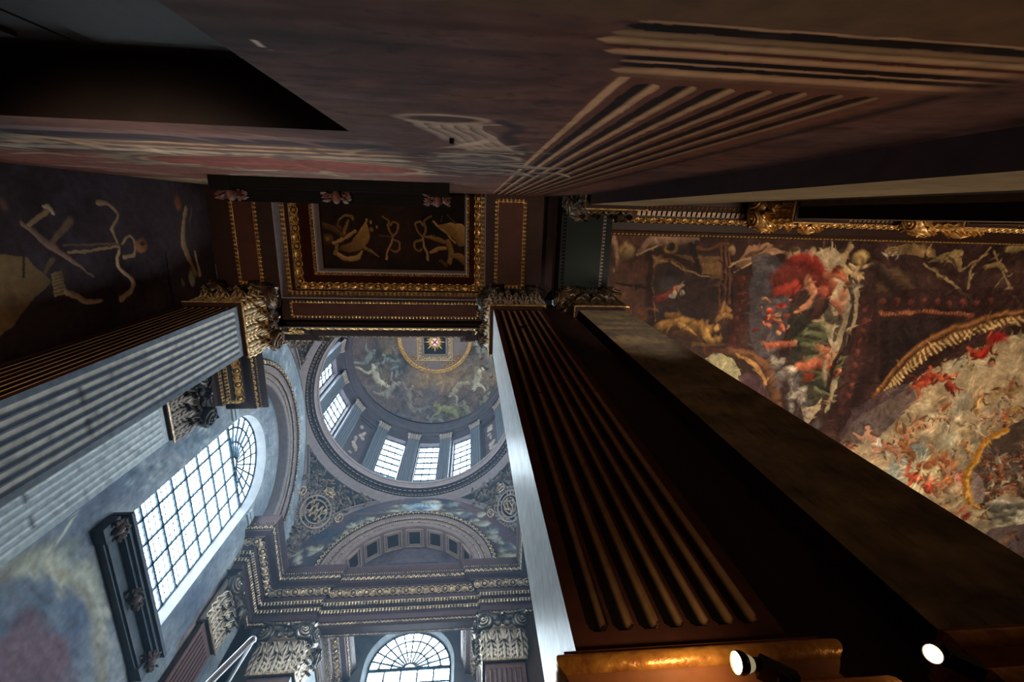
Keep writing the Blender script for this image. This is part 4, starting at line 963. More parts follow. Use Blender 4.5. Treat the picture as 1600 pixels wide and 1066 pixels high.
    # dark wall with rosettes
    P([(1340,470),(1380,455),(1600,450),(1600,500),(1480,545),(1420,600),(1360,640),(1300,680),(1296,640),(1330,540)],(60,40,36),.85)
    S([(1350,470),(1342,540),(1318,640)],[13,13,12],(78,50,44),.9,.3)
    for i in range(9): B(1352-i*3.2,486+i*17,6,6,(116,66,52),0,.9,.5,.8)
    for i in range(9): B(1380+i*21,472,6,6,(108,58,46),0,.9,.5,.8)
    S([(1375,488),(1520,490)],[4,4],(128,76,54),.9); 
    for i in range(28): B(1378+i*5,489,1.8,3,(170,116,80),0,.8,.5)
    P([(1390,500),(1500,498),(1440,560),(1385,590)],(50,38,36),.8); S([(1384,505),(1380,600)],[8,8],(42,28,26),.8)
    # great gilded oval rib
    rib=[(1372,620),(1400,585),(1440,550),(1490,522),(1545,505),(1610,494)]
    S(rib,[12,14,15,15,15,15],(122,82,50),1,.25,.5); S([(x-3,y-9) for x,y in rib],[2,2,2,2],(164,116,70),.9); S([(x-1,y-4) for x,y in rib],[1.4]*2,(70,44,30),.9)
    Q=smooth(rib,14)
    for i in range(4,len(Q)-1,2): S([(Q[i][0]+1,Q[i][1]),(Q[i][0]+9,Q[i][1]+9)],[2.6,1.6],(206,176,122),.95,.5)
    # luminous sky inside the oval
    sky=[(1398,622),(1440,585),(1490,560),(1545,535),(1620,515),(1640,900),(1560,900),(1480,820),(1400,760),(1310,690),(1345,650)]
    P(sky,(182,158,122),1,sm=False)
    m=np.zeros(p.x.size)
    p2=Paint(U,V,lambda x,y:tuple(on(x,y,'Z',HZ)[:2]),(0,0,0),(.11,1.6)); p2.poly(sky,(255,255,255)); m=(p2.C[:,0]>.5).astype(float)
    p.cloud(.9,(150,134,106),.42,.7,mask=m); p.cloud(1.6,(200,178,140),.5,.8,seed=8,mask=m); p.cloud(.7,(118,130,124),.56,.8,seed=12,mask=m,amt=.8)
    P([(1400,710),(1440,690),(1455,720),(1430,750),(1408,760),(1385,735)],(140,154,150),.75,sm=True)
    B(1440,740,34,30,(236,216,160),0,.9,.9)
    for i in range(24): a=i*.262; S([(1440+18*math.cos(a),738+18*math.sin(a)),(1440+46*math.cos(a),738+44*math.sin(a))],[2,.7],(232,214,168),.7)
    # edge figures along the rib : putti with red drapery
    F=p.figure
    F(1538,545,62,2.6,(176,84,54),(150,44,34),1); B(1560,530,20,10,(160,40,36),0,.95,.5,.6); B(1548,568,8,8,(96,56,40)); B(1549,570,5,5,skin)
    for i in range(16): B(1500+r.gauss(0,12),565+r.gauss(0,8),3,3,r.choice([(100,84,54),(60,50,36),(140,120,80)]),0,.9)
    F(1440,600,64,-.5,(180,90,60),(132,54,40),3); F(1470,590,46,.4,(196,110,74),None,5); F(1485,600,40,1,(150,70,50),(120,50,40),6)
    P([(1335,640),(1400,600),(1430,620),(1410,650),(1370,680),(1310,690)],(92,74,74),.8,sm=True)
    F(1365,690,64,1.1,(186,140,112),(178,166,146),7); F(1395,700,52,.7,skin,(140,110,90),8); F(1425,670,56,-.7,(190,136,100),(140,96,60),9,(150,104,64)); F(1325,695,30,0,(168,100,78),None,10)
    S([(1410,690),(1425,712),(1418,722)],[5,7,4],(160,104,64),1,.4,.6)
    F(1436,752,58,.5,(206,104,74),(190,84,66),12); S([(1415,742),(1420,726),(1426,722)],[3.5,3,2],(206,110,80)); B(1437,728,6,6,(170,84,54))
    S([(1450,730),(1475,715),(1480,755),(1460,760)],[9,14,12,7],(150,86,50),.95,.6,.7); F(1478,745,46,1.8,(196,120,86),(180,120,70),13); F(1495,748,40,1,(210,160,130),(188,110,92),14)
    for i in range(26):
        x=r.uniform(1400,1600); y=r.uniform(640,820)
        if y<600+(1500-x)*.5 or y>.61*x-112: continue
        F(x,y,r.uniform(24,36),r.uniform(0,6),r.choice([(196,158,120),(180,140,104),(160,118,84)]),r.choice([None,(160,136,96),(150,110,80)]),300+i)
    for i in range(46):
        x=r.uniform(1450,1600); y=r.uniform(600,720)
        if y<560+ (1600-x)*.35+10: continue
        if r.random()<.5: F(x,y,r.uniform(26,40),r.uniform(0,6),r.choice([(206,170,134),(190,150,110),(168,124,84),(184,160,130)]),r.choice([None,(160,130,84),(176,166,140),(150,96,66)]),100+i)
        else: B(x,y,r.uniform(8,18),r.uniform(6,12),r.choice([(176,152,110),(210,194,160),(140,116,78),(186,168,130)]),r.uniform(0,3),.6,.8,.8)
    B(1482,690,22,18,(196,190,160),0,.8,.7,.6)
    F(1572,655,40,1.4,(170,96,64),(150,120,80),31); F(1585,700,50,.6,(206,150,118),(150,136,120),32)
    # inner gold oval and dark grouped figures
    P([(1512,745),(1530,700),(1565,672),(1600,655),(1640,650),(1640,850),(1560,800),(1525,790)],(96,78,66),1,sm=True)
    for i in range(44):
        x=r.uniform(1535,1606); y=r.uniform(690,800)
        F(x,y,r.uniform(24,40),r.uniform(0,6),r.choice([(206,160,124),(176,128,92),(150,104,76),(120,90,70)]),r.choice([(60,62,64),(150,140,116),(140,80,60),(84,84,78),None]),200+i)
    rb=[(1572,672),(1540,694),(1516,728),(1508,756),(1516,780),(1530,792)]
    S(rb,[5,7,8,8,8,3],(176,124,52),1,.35,.6); S([(x+3,y+2) for x,y in rb],[1.5,2,2.4,2.4,2,1],(222,176,96),.8)
    P([(1520,738),(1536,750),(1540,772),(1530,788),(1518,772)],(158,138,124),.8,sm=True)
    P([(1540,785),(1580,775),(1610,790),(1610,830),(1560,830)],(176,166,138),.9,sm=True)
    for i in range(14): S([(1545+r.uniform(0,50),785+r.uniform(0,35)),(1560+r.uniform(0,40),790+r.uniform(0,30))],[5,6],r.choice([(204,196,170),(130,124,106),(100,96,84),(186,176,150)]),.85,.6,.9)
    S([(1490,806),(1502,796),(1514,792)],[3,4,2],(190,104,78),1,.4,.5); B(1512,806,9,9,(130,64,48),lit=.5); B(1509,800,4,4,skin)
    P([(1540,835),(1580,820),(1640,825),(1640,900),(1560,880)],(104,88,88),.9,sm=True); F(1580,845,40,2,(120,80,72),(90,80,84),40)
    # beyond the frame: the sky continues
    q=p.x>14.3
    for i in range(60):
        x,y=r.uniform(8,20.3),r.uniform(7,12.2)
        if on(1600,868,'Z',HZ)[1]*.0+y> .75*x-0.6+.0 or x>14.4: 
            B(x,y,r.uniform(.15,.5),r.uniform(.1,.35),r.choice([(196,176,140),(150,120,90),(170,110,84),(120,110,100)]),r.uniform(0,3),.7,.8,.8,raw=True)
    p.impasto(4200,(3.4,16,.4,9.5),.14,21,.30); p.impasto(700,(10,20,6,12.5),.2,22,.3); p.brush(2.2,.42); p.brush(7,.22,5); p.C=p.C**1.14*.95
    return p.C
g=G(); g.grid(np.stack([U,V,np.full_like(U,HZ)],-1),C=hall())
g.build('ceiling_painting',PAINTG,label='vast baroque figure painting on the hall ceiling with clouds, red drapery and a gilded oval',cat='painting')
# ================================================================ NEAR WALL (trompe l'oeil) and left side wall
YW=-.42
def nonuni(segs): return np.concatenate([np.linspace(a,b,n,endpoint=False) for a,b,n in segs]+[[segs[-1][1]]])
us=nonuni([(-5.45,-3.1,40),(-3.1,-.67,130),(-.67,.25,70),(.25,1.7,230),(1.7,2.32,14)]); vs=nonuni([(-.9,.9,10),(.9,1.75,130),(1.75,2.79,70),(2.79,5.6,190),(5.6,10.4,80)])
U,V=np.meshgrid(us,vs,indexing='ij')
def nearwall():
    p=Paint(U,V,lambda x,y:(lambda q:(q[0],q[2]))(on(x,y,'Y',YW)),(112,80,68),(.005,9))
    S,B=p.stroke,p.blob
    p.cloud(.8,(80,58,56),.3,.7); p.cloud(2.2,(112,92,90),.5,.8,sy=3,seed=2,amt=.6); p.cloud(3,(56,40,40),.55,.85,sy=9,seed=7,amt=.8); p.cloud(14,(38,28,28),.62,.8,sy=30,seed=17,amt=.6)
    a=np.clip((1.12-p.y)/.02,0,1); p.mixm(slice(None),a,srgb((92,74,56)))
    # dark and rusty horizontal streaks
    for h,c,w in((1.22,(72,44,36),.04),(1.36,(44,32,30),.10),(1.62,(64,44,40),.05),(2.05,(86,58,54),.05),(1.9,(52,38,38),.03)):
        n=fbm(p.x*1.5,p.y*8+h*9,4); a=np.clip(1-abs(p.y-h)/w,0,1)*np.clip((n-.35)*3,0,1)*(p.x<.45)*.85; p.mixm(slice(None),a,srgb(c))
    # painted fluted pilaster
    x0=.50; pit=.130; H0=1.58; tan=(178,150,118)
    m=(p.x>.44)&(p.x<1.50)&(p.y>1.45); p.C[m]=srgb((92,62,52))
    S([(.47,1.47),(.47,9.9)],[.022,.022],tan,1,.4,sm=False,raw=True)
    for k in range(7):
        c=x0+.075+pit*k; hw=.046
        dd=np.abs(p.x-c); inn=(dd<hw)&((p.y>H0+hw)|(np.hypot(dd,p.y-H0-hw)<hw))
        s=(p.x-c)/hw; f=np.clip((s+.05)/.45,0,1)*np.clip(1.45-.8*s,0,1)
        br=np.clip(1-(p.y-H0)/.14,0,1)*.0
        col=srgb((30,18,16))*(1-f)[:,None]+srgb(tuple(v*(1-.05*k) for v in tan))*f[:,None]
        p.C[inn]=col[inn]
    a=np.clip(1-abs(p.x-1.56)/.09,0,1)*(p.y>1.35)*.9; p.mixm(slice(None),a,srgb((26,18,16)))  # soft dark band painted as shadow beside the pilaster
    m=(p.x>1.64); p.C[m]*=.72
    # painted base mouldings, measured at x=1040 on the photograph
    def hh(y): return on(1040,y,'Y',YW)[2]
    bands=[(33,38,(150,124,98)),(38,50,(20,13,12)),(50,62,(120,100,76)),(62,74,(150,128,98)),(74,79,(70,36,30)),(79,90,(158,128,100)),(90,97,(22,14,12)),(97,101,(150,122,96)),(101,107,(20,13,12)),(107,119,(152,124,96)),(119,124,(100,76,60))]
    for i,(a0,a1,c) in enumerate(bands):
        h0,h1=hh(a0),hh(a1); left=.30+.02*abs(i-3) if i<6 else .40
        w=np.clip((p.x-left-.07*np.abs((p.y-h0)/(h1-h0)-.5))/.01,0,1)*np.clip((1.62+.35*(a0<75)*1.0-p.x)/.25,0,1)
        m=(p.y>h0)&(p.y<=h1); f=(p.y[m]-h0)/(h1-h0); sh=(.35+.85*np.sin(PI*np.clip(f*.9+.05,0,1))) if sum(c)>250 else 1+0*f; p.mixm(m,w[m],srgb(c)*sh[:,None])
    # painted scroll bracket
    for i,dx in enumerate((-.0,.07,.14,.21,.28)):
        S([(-.26+dx,2.42),(-.24+dx,2.55),(-.17+dx,2.75),(-.13+dx,2.95),(-.06+dx,3.15),(-.0+dx,3.35)],[.036,.05,.05,.05,.045,.03],(170,154,140),1,.5,.7,raw=True)
        S([(-.22+dx,2.42),(-.20+dx,2.58),(-.13+dx,2.76),(-.09+dx,2.95),(-.02+dx,3.15),(.04+dx,3.35)],[.010,.014,.014,.014,.012,.008],(84,70,66),.9,raw=True)
    B(-.13,2.32,.25,.115,(176,158,140),0,1,.2,.4,raw=True); B(-.13,2.325,.21,.085,(78,56,50),0,1,.3,raw=True); S([(-.3,2.40),(-.1,2.44),(.14,2.40)],[.02,.03,.02],(176,160,140),1,raw=True)
    S([(.13,2.3),(.24,2.5),(.20,2.7),(.30,3.1),(.42,3.45)],[.05,.07,.05,.07,.03],(44,36,42),.8,.7,raw=True); S([(-.02,3.42),(.14,3.44),(.3,3.46)],[.03,.03,.02],(176,160,140),.9,raw=True)
    # painted cornice and oval over the door
    def h2(y): return on(280,y,'Y',YW)[2]
    for a0,a1,c in((207,213,(112,96,96)),(213,220,(60,52,62)),(220,223,(84,72,76)),(223,226,(170,150,124)),(226,229,(96,78,70)),(229,232,(178,158,134)),(232,235,(104,88,84)),(235,239,(176,166,150)),(239,243,(92,80,80)),(243,278,(128,84,76)),(278,286,(150,136,108)),(286,292,(116,110,88))):
        h0,h1=h2(a0),h2(a1); w=np.clip((-.5+.04*np.sin(p.y*9)-p.x)/.12,0,1); m=(p.y>h0)&(p.y<=h1); p.mixm(m,w[m],srgb(c))
    ox,oy=-1.85,5.15
    d=np.hypot((p.x-ox)/1.32,(p.y-oy)/.75); 
    m=(d<1.28)&(p.x<-.45)&(p.y>4.0); a=np.clip((1.28-d[m])/.04,0,1); p.mixm(m,a,srgb((136,126,104)))
    m=d<1.12; p.mixm(m,np.clip((1.12-d[m])/.03,0,1),srgb((84,76,76))); m=d<1.06; p.mixm(m,np.clip((1.06-d[m])/.03,0,1),srgb((170,158,132))); m=d<1.0; p.mixm(m,np.clip((1-d[m])/.03,0,1),srgb((134,78,70)))
    n=fbm(p.x*12,p.y*3,4); p.C[m]*=(.75+.5*n[m])[:,None]
    r=random.Random(3)
    for i in range(90):
        x=r.uniform(-5.2,.6); y=r.uniform(3.3,7.5)
        if math.hypot((x-ox)/1.32,(y-oy)/.75)<1.15 or (-3.3<x<-.6 and y<5): 
            if y<4.2 or True: continue
        S([(x,y),(x+r.uniform(.1,.5),y+r.uniform(-.3,.3)),(x+r.uniform(.3,.8),y+r.uniform(-.4,.4))],[.04,.09,.03],r.choice([(150,144,128),(92,88,92),(124,118,104),(168,160,140)]),.8,.7,.8,raw=True)
    for i in range(26):
        x=r.uniform(-.6,.4); y=r.uniform(3.5,5.2); S([(x,y),(x+.25,y+r.uniform(-.2,.3)),(x+.5,y+r.uniform(-.1,.5))],[.03,.07,.03],r.choice([(164,158,140),(104,98,98),(140,130,112),(80,72,76)]),.85,.7,.8,raw=True)
    S([(-.57,1.40),(-.555,1.47)],[.006,.005],(220,210,205),1,raw=True)
    p.cloud(5,(60,48,48),.6,.85,sy=12,seed=23,amt=.4); p.impasto(500,(-5.4,.5,3,9),.25,31)
    p.C*=A([.74,.61,.54])
    return p.C
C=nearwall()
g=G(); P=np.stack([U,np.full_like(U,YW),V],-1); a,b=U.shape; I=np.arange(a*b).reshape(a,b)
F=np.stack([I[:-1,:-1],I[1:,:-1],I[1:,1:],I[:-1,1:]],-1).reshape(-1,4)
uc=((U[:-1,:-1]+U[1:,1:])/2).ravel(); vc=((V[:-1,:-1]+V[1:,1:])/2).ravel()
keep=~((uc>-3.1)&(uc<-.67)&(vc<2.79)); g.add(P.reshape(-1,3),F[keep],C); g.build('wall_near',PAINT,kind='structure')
# doorway
d=empty('door_1',kind='structure',label='dark panelled door in the near wall')
DOORM=mat('dark_door_wood',(34,22,15),.5,0,.35,3,stretch=(6,1,1))
LIN=mat('dark_door_lining',(26,15,11),.6,0,.3,4)
g=G(); sheet(g,'X',-3.1,-.75,YW,-.9,2.79); sheet(g,'X',-.67,-.75,YW,-.9,2.79); sheet(g,'Z',2.79,-3.1,-.67,-.75,YW); g.build('door_lining',LIN,d)
for k in(0,1):
    x0=-3.08+k*1.2; g=G(); g.box(x0,x0+1.18,-.80,-.74,-.9,2.77); lf=g.build('door_leaf',DOORM,d)
    for z0,z1 in((-.7,.6),(.8,1.5),(1.7,2.55)):
        g=G(); g.box(x0+.16,x0+1.02,-.75,-.715,z0,z1); g.box(x0+.26,x0+.92,-.72,-.70,z0+.1,z1-.1); g.build('door_panel',DOORM,lf)
# left side wall of the bay with painted trophies
us=np.linspace(-.42,1.86,220); vs=nonuni([(-.9,4.5,30),(4.5,10.3,430)]); U,V=np.meshgrid(us,vs,indexing='ij')
def sidewall():
    p=Paint(U,V,lambda x,y:tuple(on(x,y,'X',-5.45)[1:]),(62,48,50),(.04,4)); S,B=p.stroke,p.blob
    p.cloud(.9,(40,26,26),.35,.7); p.cloud(3,(78,66,74),.55,.85,seed=3,amt=.5)
    o=(150,118,84);d=(104,80,58);l=(186,152,112)
    p.poly([(-5,395),(40,400),(80,440),(35,490),(-5,530)],(132,104,70),1,lit=.3)
    S([(-5,360),(20,370),(35,400),(38,430)],[2,2,2,2],(60,44,40)); S([(35,350),(80,385),(147,432)],[4,7,1.5],(132,100,84),1,.4,.6); S([(46,352),(62,338),(76,326)],[4,5,5],o,1,.4,.6); S([(66,322),(76,322),(83,333)],[3,4,3],l,1,.4,.6)
    S([(82,380),(98,360),(108,345)],[5,7,9],(112,84,64),1,.4,.6); S([(70,424),(84,406)],[4,5],d,1,.4,.6)
    p.poly([(80,430),(98,424),(104,458),(84,464)],(148,122,84),1,lit=.6); 
    for i in range(6): S([(82,434+i*5),(102,430+i*5)],[1,1],(92,72,50),.8)
    S([(103,458),(130,470),(160,470)],[5,5,3],l,1,.4,.7)
    S([(187,388),(176,360),(184,335),(168,318),(154,316)],[2.5,2.5,2.5,2.5,5],o,1,.4,.6); S([(187,393),(184,415),(208,438),(206,455),(190,468)],[3,3.4,3.4,3.4,5],l,1,.4,.7)
    S([(190,380),(200,368),(209,380),(208,398),(194,402)],[2.2,2.4,2.6,3,2.6],o,1,.4,.5); B(220,383,10,16,(128,84,56),0,1,.4,.8); B(222,380,3,6,(60,36,28)); S([(186,386),(150,392),(110,398)],[2.4,2.4,2.2],o); S([(186,382),(140,384),(100,386)],[1.8,1.8,1.5],d)
    B(278,316,12,8,(112,66,44),0,1,.5,.6); S([(290,325),(286,365),(292,395),(306,428)],[4,5,6,3],(140,108,76),1,.4,.6); S([(300,325),(296,345)],[1.2,1.2],d); S([(304,395),(312,430)],[2,3],l); B(300,434,13,7,(150,140,112),0,1,.4,.8); B(286,442,6,4,(120,112,90))
    S([(259,393),(270,478)],[1.2,1.2],(20,14,14),1); B(5,320,14,10,(104,76,64),0,.9,.6,.6); B(20,475,40,12,(60,44,38),0,.4,.8)
    p.C*=.72
    return p.C
g=G(); g.grid(np.stack([np.full_like(U,-5.45),U,V],-1),C=sidewall()); g.build('wall_left_bay',PAINT,kind='structure')

# ================================================================ PILASTERS
def T_acanthus(w,h,curl=.13,seed=0):
    nu,nv=21,32; u=np.linspace(-1,1,nu); v=np.linspace(0,1,nv); Ug,Vg=np.meshgrid(u,v,indexing='ij')
    hw=w/2*(.62+.38*np.sin(PI*np.clip(Vg*1.1,0,1)))*(1-.75*np.clip(Vg-.55,0,1)**1.5*2)
    lob=1+.20*np.abs(np.sin(Vg*PI*4.5))-.12; s=Ug*hw*(1+(lob-1)*np.clip(abs(Ug)*2-.8,0,1))
    z=h*np.where(Vg<.86,Vg*1.08,.93-1.1*(Vg-.86)); n=.02+.10*h*Vg**2+curl*np.clip((Vg-.62)/.38,0,1)**1.6
    n=n+.06*w*np.cos(Ug*PI*.5)+.13*w*(np.abs(np.sin(Vg*PI*4.5+abs(Ug)*2.2))-.5)*np.clip(abs(Ug)*1.6,0,1)+.09*w*np.exp(-(Ug/.14)**2)+.05*w*np.abs(np.sin(Ug*PI*3))
    g=G(); g.grid(np.stack([s,z,n],-1)); return np.concatenate(g.v),g.f
def T_volute(R,depth=.10,turns=2.3,sgn=1):
    a=np.linspace(0,turns*2*PI,46); r=R*(1-.80*(a/a[-1])**.8); P=np.stack([sgn*r*np.cos(a),r*np.sin(a),np.full(46,depth)+.03*R+.25*R*(a/a[-1])],1)
    T1=T_tube(P,np.linspace(R*.13,R*.06,46),6)
    th=np.linspace(0,2*PI,22); g=G(); g.grid(A([[(R*1.03*math.cos(t),R*1.03*math.sin(t),0) for t in th],[(R*1.03*math.cos(t),R*1.03*math.sin(t),depth) for t in th],[(R*.5*math.cos(t),R*.5*math.sin(t),depth-.02*R) for t in th],[(0,0,depth+.1*R)]*22]))
    return merge(T1,(np.concatenate(g.v),g.f),mv(T_ball(R*.16,R*.16,R*.16,7,3),0,0,depth+.26*R))
MESH={}
def shared(key,T,m,smooth=True):
    if key not in MESH:
        o=G().add(T[0],T[1]).build(key,m,smooth=smooth); MESH[key]=o.data; bpy.data.objects.remove(o)
    return MESH[key]
def put(name,me,parent,O,S,T,N,label=None):
    o=bpy.data.objects.new(name,me); COL.objects.link(o); o.parent=parent
    o.matrix_local=Matrix(((S[0],T[0],N[0],O[0]),(S[1],T[1],N[1],O[1]),(S[2],T[2],N[2],O[2]),(0,0,0,1)))
    if label:o['label']=label
    return o
def capital(root,x0,x1,y0,y1,faces,m,z=9.0,h=1.36,key='a'):
    """composite capital over the footprint; faces e.g. '-Y','+X'"""
    g=G(); g.box(x0+.02,x1-.02,y0+.02,y1-.02,z,z+h-.12); cap=g.build('capital',m,root)
    Zu=A([0,0,1.]); W0=x1-x0; MV=m
    FD={'-Y':((x0,y0),(1,0),(0,-1),x1-x0),'+Y':((x1,y1),(-1,0),(0,1),x1-x0),'+X':((x1,y0),(0,1),(1,0),y1-y0),'-X':((x0,y1),(0,-1),(-1,0),y1-y0)}
    lw,lh=.34,.62
    LA=shared('acanthus_leaf_low_'+key,T_acanthus(.37,.52,.14),m); LB=shared('acanthus_leaf_high_'+key,T_acanthus(.34,.84,.15),m); VO=shared('volute_'+key,T_volute(.235,.12),MV,True); VP=shared('volute_mirror_'+key,T_volute(.235,.12,sgn=-1),MV,True); HE=shared('helix_'+key,T_volute(.09,.05),m,True)
    for fc in faces:
        (ox,oy),s,n,w=FD[fc]; O=A([ox,oy,z]);S=A([*s,0.]);N=A([*n,0.])
        k=max(1,round(w/.33))
        for i in range(k): put('acanthus_leaf',LA,cap,O+S*(w*(i+.5)/k),S,Zu,N)
        for i in range(k+1): put('acanthus_leaf',LB,cap,O+S*np.clip(w*i/k,.04,w-.04)-N*.01,S,Zu,N)
        D0=unit(N*.95-S*.25); D1=unit(N*.95+S*.25)
        put('volute',VO,cap,O+S*.03+N*.13+Zu*1.0,unit(np.cross(Zu,D0)),Zu,D0); put('volute',VP,cap,O+S*(w-.03)+N*.13+Zu*1.0,unit(np.cross(Zu,D1)),Zu,D1)
        for q,cc in((-1,.5-.13/w),(1,.5+.13/w)): put('small_scroll',HE,cap,O+S*(w*cc)+N*.12+Zu*1.0,S*q,Zu,N*1.0)
        g=G(); band(g,'egg',O+S*.22+Zu*1.08+N*.05,O+S*(w-.22)+Zu*1.08+N*.05,Zu,N,.13,.11); bar(g,O+Zu*.985+N*.05,O+S*w+Zu*.985+N*.05,N,.035,.03); g.build('egg_band',m,cap,kind='stuff')
        g=G(); r=random.Random(3)
        C=O+S*w/2+Zu*1.24+N*.14
        for i in range(9): g.tmpl(LF,lambda V,a=i*2*PI/9:C+(V[:,0:1]*math.cos(a)-V[:,1:2]*math.sin(a))*S*.16+(V[:,0:1]*math.sin(a)+V[:,1:2]*math.cos(a))*Zu*.16+V[:,2:3]*N*.25)
        g.tmpl(T_ball(.06,.07,.08,8,4),lambda V:C+V[:,0:1]*S+V[:,1:2]*Zu+(V[:,2:3]+.02)*N); g.build('rosette',m,cap)
        # abacus, hollowed
        us=np.linspace(-.16,w+.16,17); g=G(); 
        def dep(u,b): q=(u-w/2)/(w/2+.16); return .07+.13*q*q+b
        rows=[[O+S*u+N*dep(u,b)+Zu*zz for u in us] for b,zz in((-.25,1.21),(-.04,1.22),(-.02,1.26),(.0,1.28),(.04,1.32),(.04,1.36),(-.4,1.36))]
        g.grid(A(rows)); band(g,'leaf',O+S*.0+Zu*1.24+N*.08,O+S*w+Zu*1.24+N*.08,Zu,N,.05,.08); g.build('abacus',m,cap)
    return cap
def paintface(O,S,N,w,z0,z1,nfl,style,rows=90):
    """fluted or plain pilaster face with painted colours; flutes have light and shade painted in"""
    O=A([*O,0.]);S=A([*S,0.]);N=A([*N,0.])
    us=np.linspace(0,w,nfl*16+9 if nfl else 60); zb,zt=z0+.10,z1-.12
    zs=np.unique(np.concatenate([np.linspace(z0,z1,rows),np.linspace(zb,zb+.09,9),np.linspace(zt-.09,zt,9)]))
    U,V=np.meshgrid(us,zs,indexing='ij'); D=np.zeros_like(U); p=Paint(U,V,None,style['fillet']); s_all=np.zeros(U.size)
    p.cloud(1.2,style.get('mott',style['fillet']),.4,.8,sy=.6,seed=style.get('seed',0))
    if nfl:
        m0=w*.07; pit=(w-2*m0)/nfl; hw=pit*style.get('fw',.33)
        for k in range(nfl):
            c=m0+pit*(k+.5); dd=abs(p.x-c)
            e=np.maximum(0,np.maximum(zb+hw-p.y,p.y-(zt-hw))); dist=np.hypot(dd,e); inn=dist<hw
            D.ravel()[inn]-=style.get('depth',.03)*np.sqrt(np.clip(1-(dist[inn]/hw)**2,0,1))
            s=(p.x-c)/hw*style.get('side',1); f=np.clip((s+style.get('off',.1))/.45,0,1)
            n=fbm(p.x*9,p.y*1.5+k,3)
            col=srgb(style['dark'])*(1-f)[:,None]+srgb(style['light'])*(f*(.8+.4*n))[:,None]  # one side of each flute painted shaded, the other lit
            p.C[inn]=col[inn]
    if 'joint' in style:
        j=style['joint']; r=random.Random(1); ncol=5
        for c in range(ncol):
            m=(p.x>w*c/ncol)&(p.x<=w*(c+1)/ncol); off=[0,.35,.1,.5,.22][c]
            d=np.abs((p.y+off*0+ (c%2)*j*.5)%j-j/2); a=np.clip(1-d/.012,0,1)*m*.8; p.mixm(slice(None),a,srgb((50,52,58)))
        n=fbm(p.x*5,p.y*9,4); p.mixm(slice(None),np.clip((n-.6)*5,0,1)*.5,srgb((70,78,88)))
    if 'grain' in style:
        n=fbm(p.x*26,p.y*1.1,5); p.C*=(.72+.56*n)[:,None]
    if 'marble' in style:
        p.cloud(2.0,(176,152,112),.45,.7,sy=5,seed=3,amt=.7); p.cloud(3,(104,92,82),.5,.75,sy=8,seed=9,amt=.7)
        n=fbm(p.x*3+V.ravel(),p.y*5,4); p.mixm(slice(None),np.clip(1-abs(n-.5)/.02,0,1)*.5,srgb((70,52,40)))
        for j in range(14): S_=.0
    if nfl==0 and 'border' in style: pass
    return O+S*U[...,None]+N*(D[...,None])+A([0,0,1.])*V[...,None],p.C
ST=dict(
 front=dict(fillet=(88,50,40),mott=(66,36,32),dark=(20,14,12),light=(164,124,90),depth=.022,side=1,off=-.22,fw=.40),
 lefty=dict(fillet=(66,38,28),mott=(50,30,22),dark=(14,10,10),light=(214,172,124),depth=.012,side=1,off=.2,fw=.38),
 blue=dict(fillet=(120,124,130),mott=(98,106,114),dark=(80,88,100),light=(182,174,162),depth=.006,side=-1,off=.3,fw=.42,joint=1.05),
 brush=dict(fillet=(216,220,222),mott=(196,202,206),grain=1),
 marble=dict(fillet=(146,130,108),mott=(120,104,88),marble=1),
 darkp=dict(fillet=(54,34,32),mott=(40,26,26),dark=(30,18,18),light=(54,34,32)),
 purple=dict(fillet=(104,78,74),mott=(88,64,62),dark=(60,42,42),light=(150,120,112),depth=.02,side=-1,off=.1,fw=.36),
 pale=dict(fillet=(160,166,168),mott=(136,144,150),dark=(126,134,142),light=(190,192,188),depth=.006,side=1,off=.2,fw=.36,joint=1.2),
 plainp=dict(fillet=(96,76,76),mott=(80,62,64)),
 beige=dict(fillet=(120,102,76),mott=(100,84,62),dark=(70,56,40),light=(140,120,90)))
BEI=mat('beige_side_paint',(120,102,76),.6,0,.25,3)
def pilaster(label,x0,x1,y0,y1,faces,capm,group=None,astm=BRONZE,key='a',zb=1.5,base=True,cap=True,core=SHELL):
    """faces: {'-Y':(nflutes,style)...}"""
    root=empty('pilaster',label=label,cat='pilaster',group=group)
    if key=='h':
        g=G(); g.box(x0-.03,x0+.04,YW-.02,-.335,-.9,8.9); g.build('pale_side_strip',BEI,root)
    FD={'-Y':((x0,y0),(1,0),(0,-1),x1-x0),'+Y':((x1,y1),(-1,0),(0,1),x1-x0),'+X':((x1,y0),(0,1),(1,0),y1-y0),'-X':((x0,y1),(0,-1),(-1,0),y1-y0)}
    g=G(); g.box(x0+.05,x1-.05,y0+.05,y1-.05,-.9,9.0); sh=g.build('shaft_core',core,root); root['z']=0; del root['z']
    for fc,(nf,stl) in faces.items():
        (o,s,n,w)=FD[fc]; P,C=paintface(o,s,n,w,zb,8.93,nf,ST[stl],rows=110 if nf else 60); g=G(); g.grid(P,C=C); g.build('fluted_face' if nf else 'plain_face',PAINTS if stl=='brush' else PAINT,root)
    # astragal
    fl=list(faces)
    g=G()
    a=.07
    ex=lambda f,v: v if f in fl else -.0
    X0,X1,Y0,Y1=x0-ex('-X',a),x1+ex('+X',a),y0-ex('-Y',a),y1+ex('+Y',a)
    g.box(X0,X1,Y0,Y1,8.93,8.97); g.build('astragal_shadow_fillet',DBROWN,root)
    g=G(); g.box(X0-ex('-X',.012),X1+ex('+X',.012),Y0-ex('-Y',.012),Y1+ex('+Y',.012),8.965,9.01)
    r=.03
    for f in fl:
        (ox,oy),s,n,w=FD[f]; O=A([ox,oy,8.975]);S=A([*s,0.]);N=A([*n,0.]); g.tmpl(T_tube([O-S*a+N*a,O+S*(w+a)+N*a],.022,6))
    g.build('astragal',astm,root)
    if cap: capital(root,x0,x1,y0,y1,fl,capm,key=key)
    return root
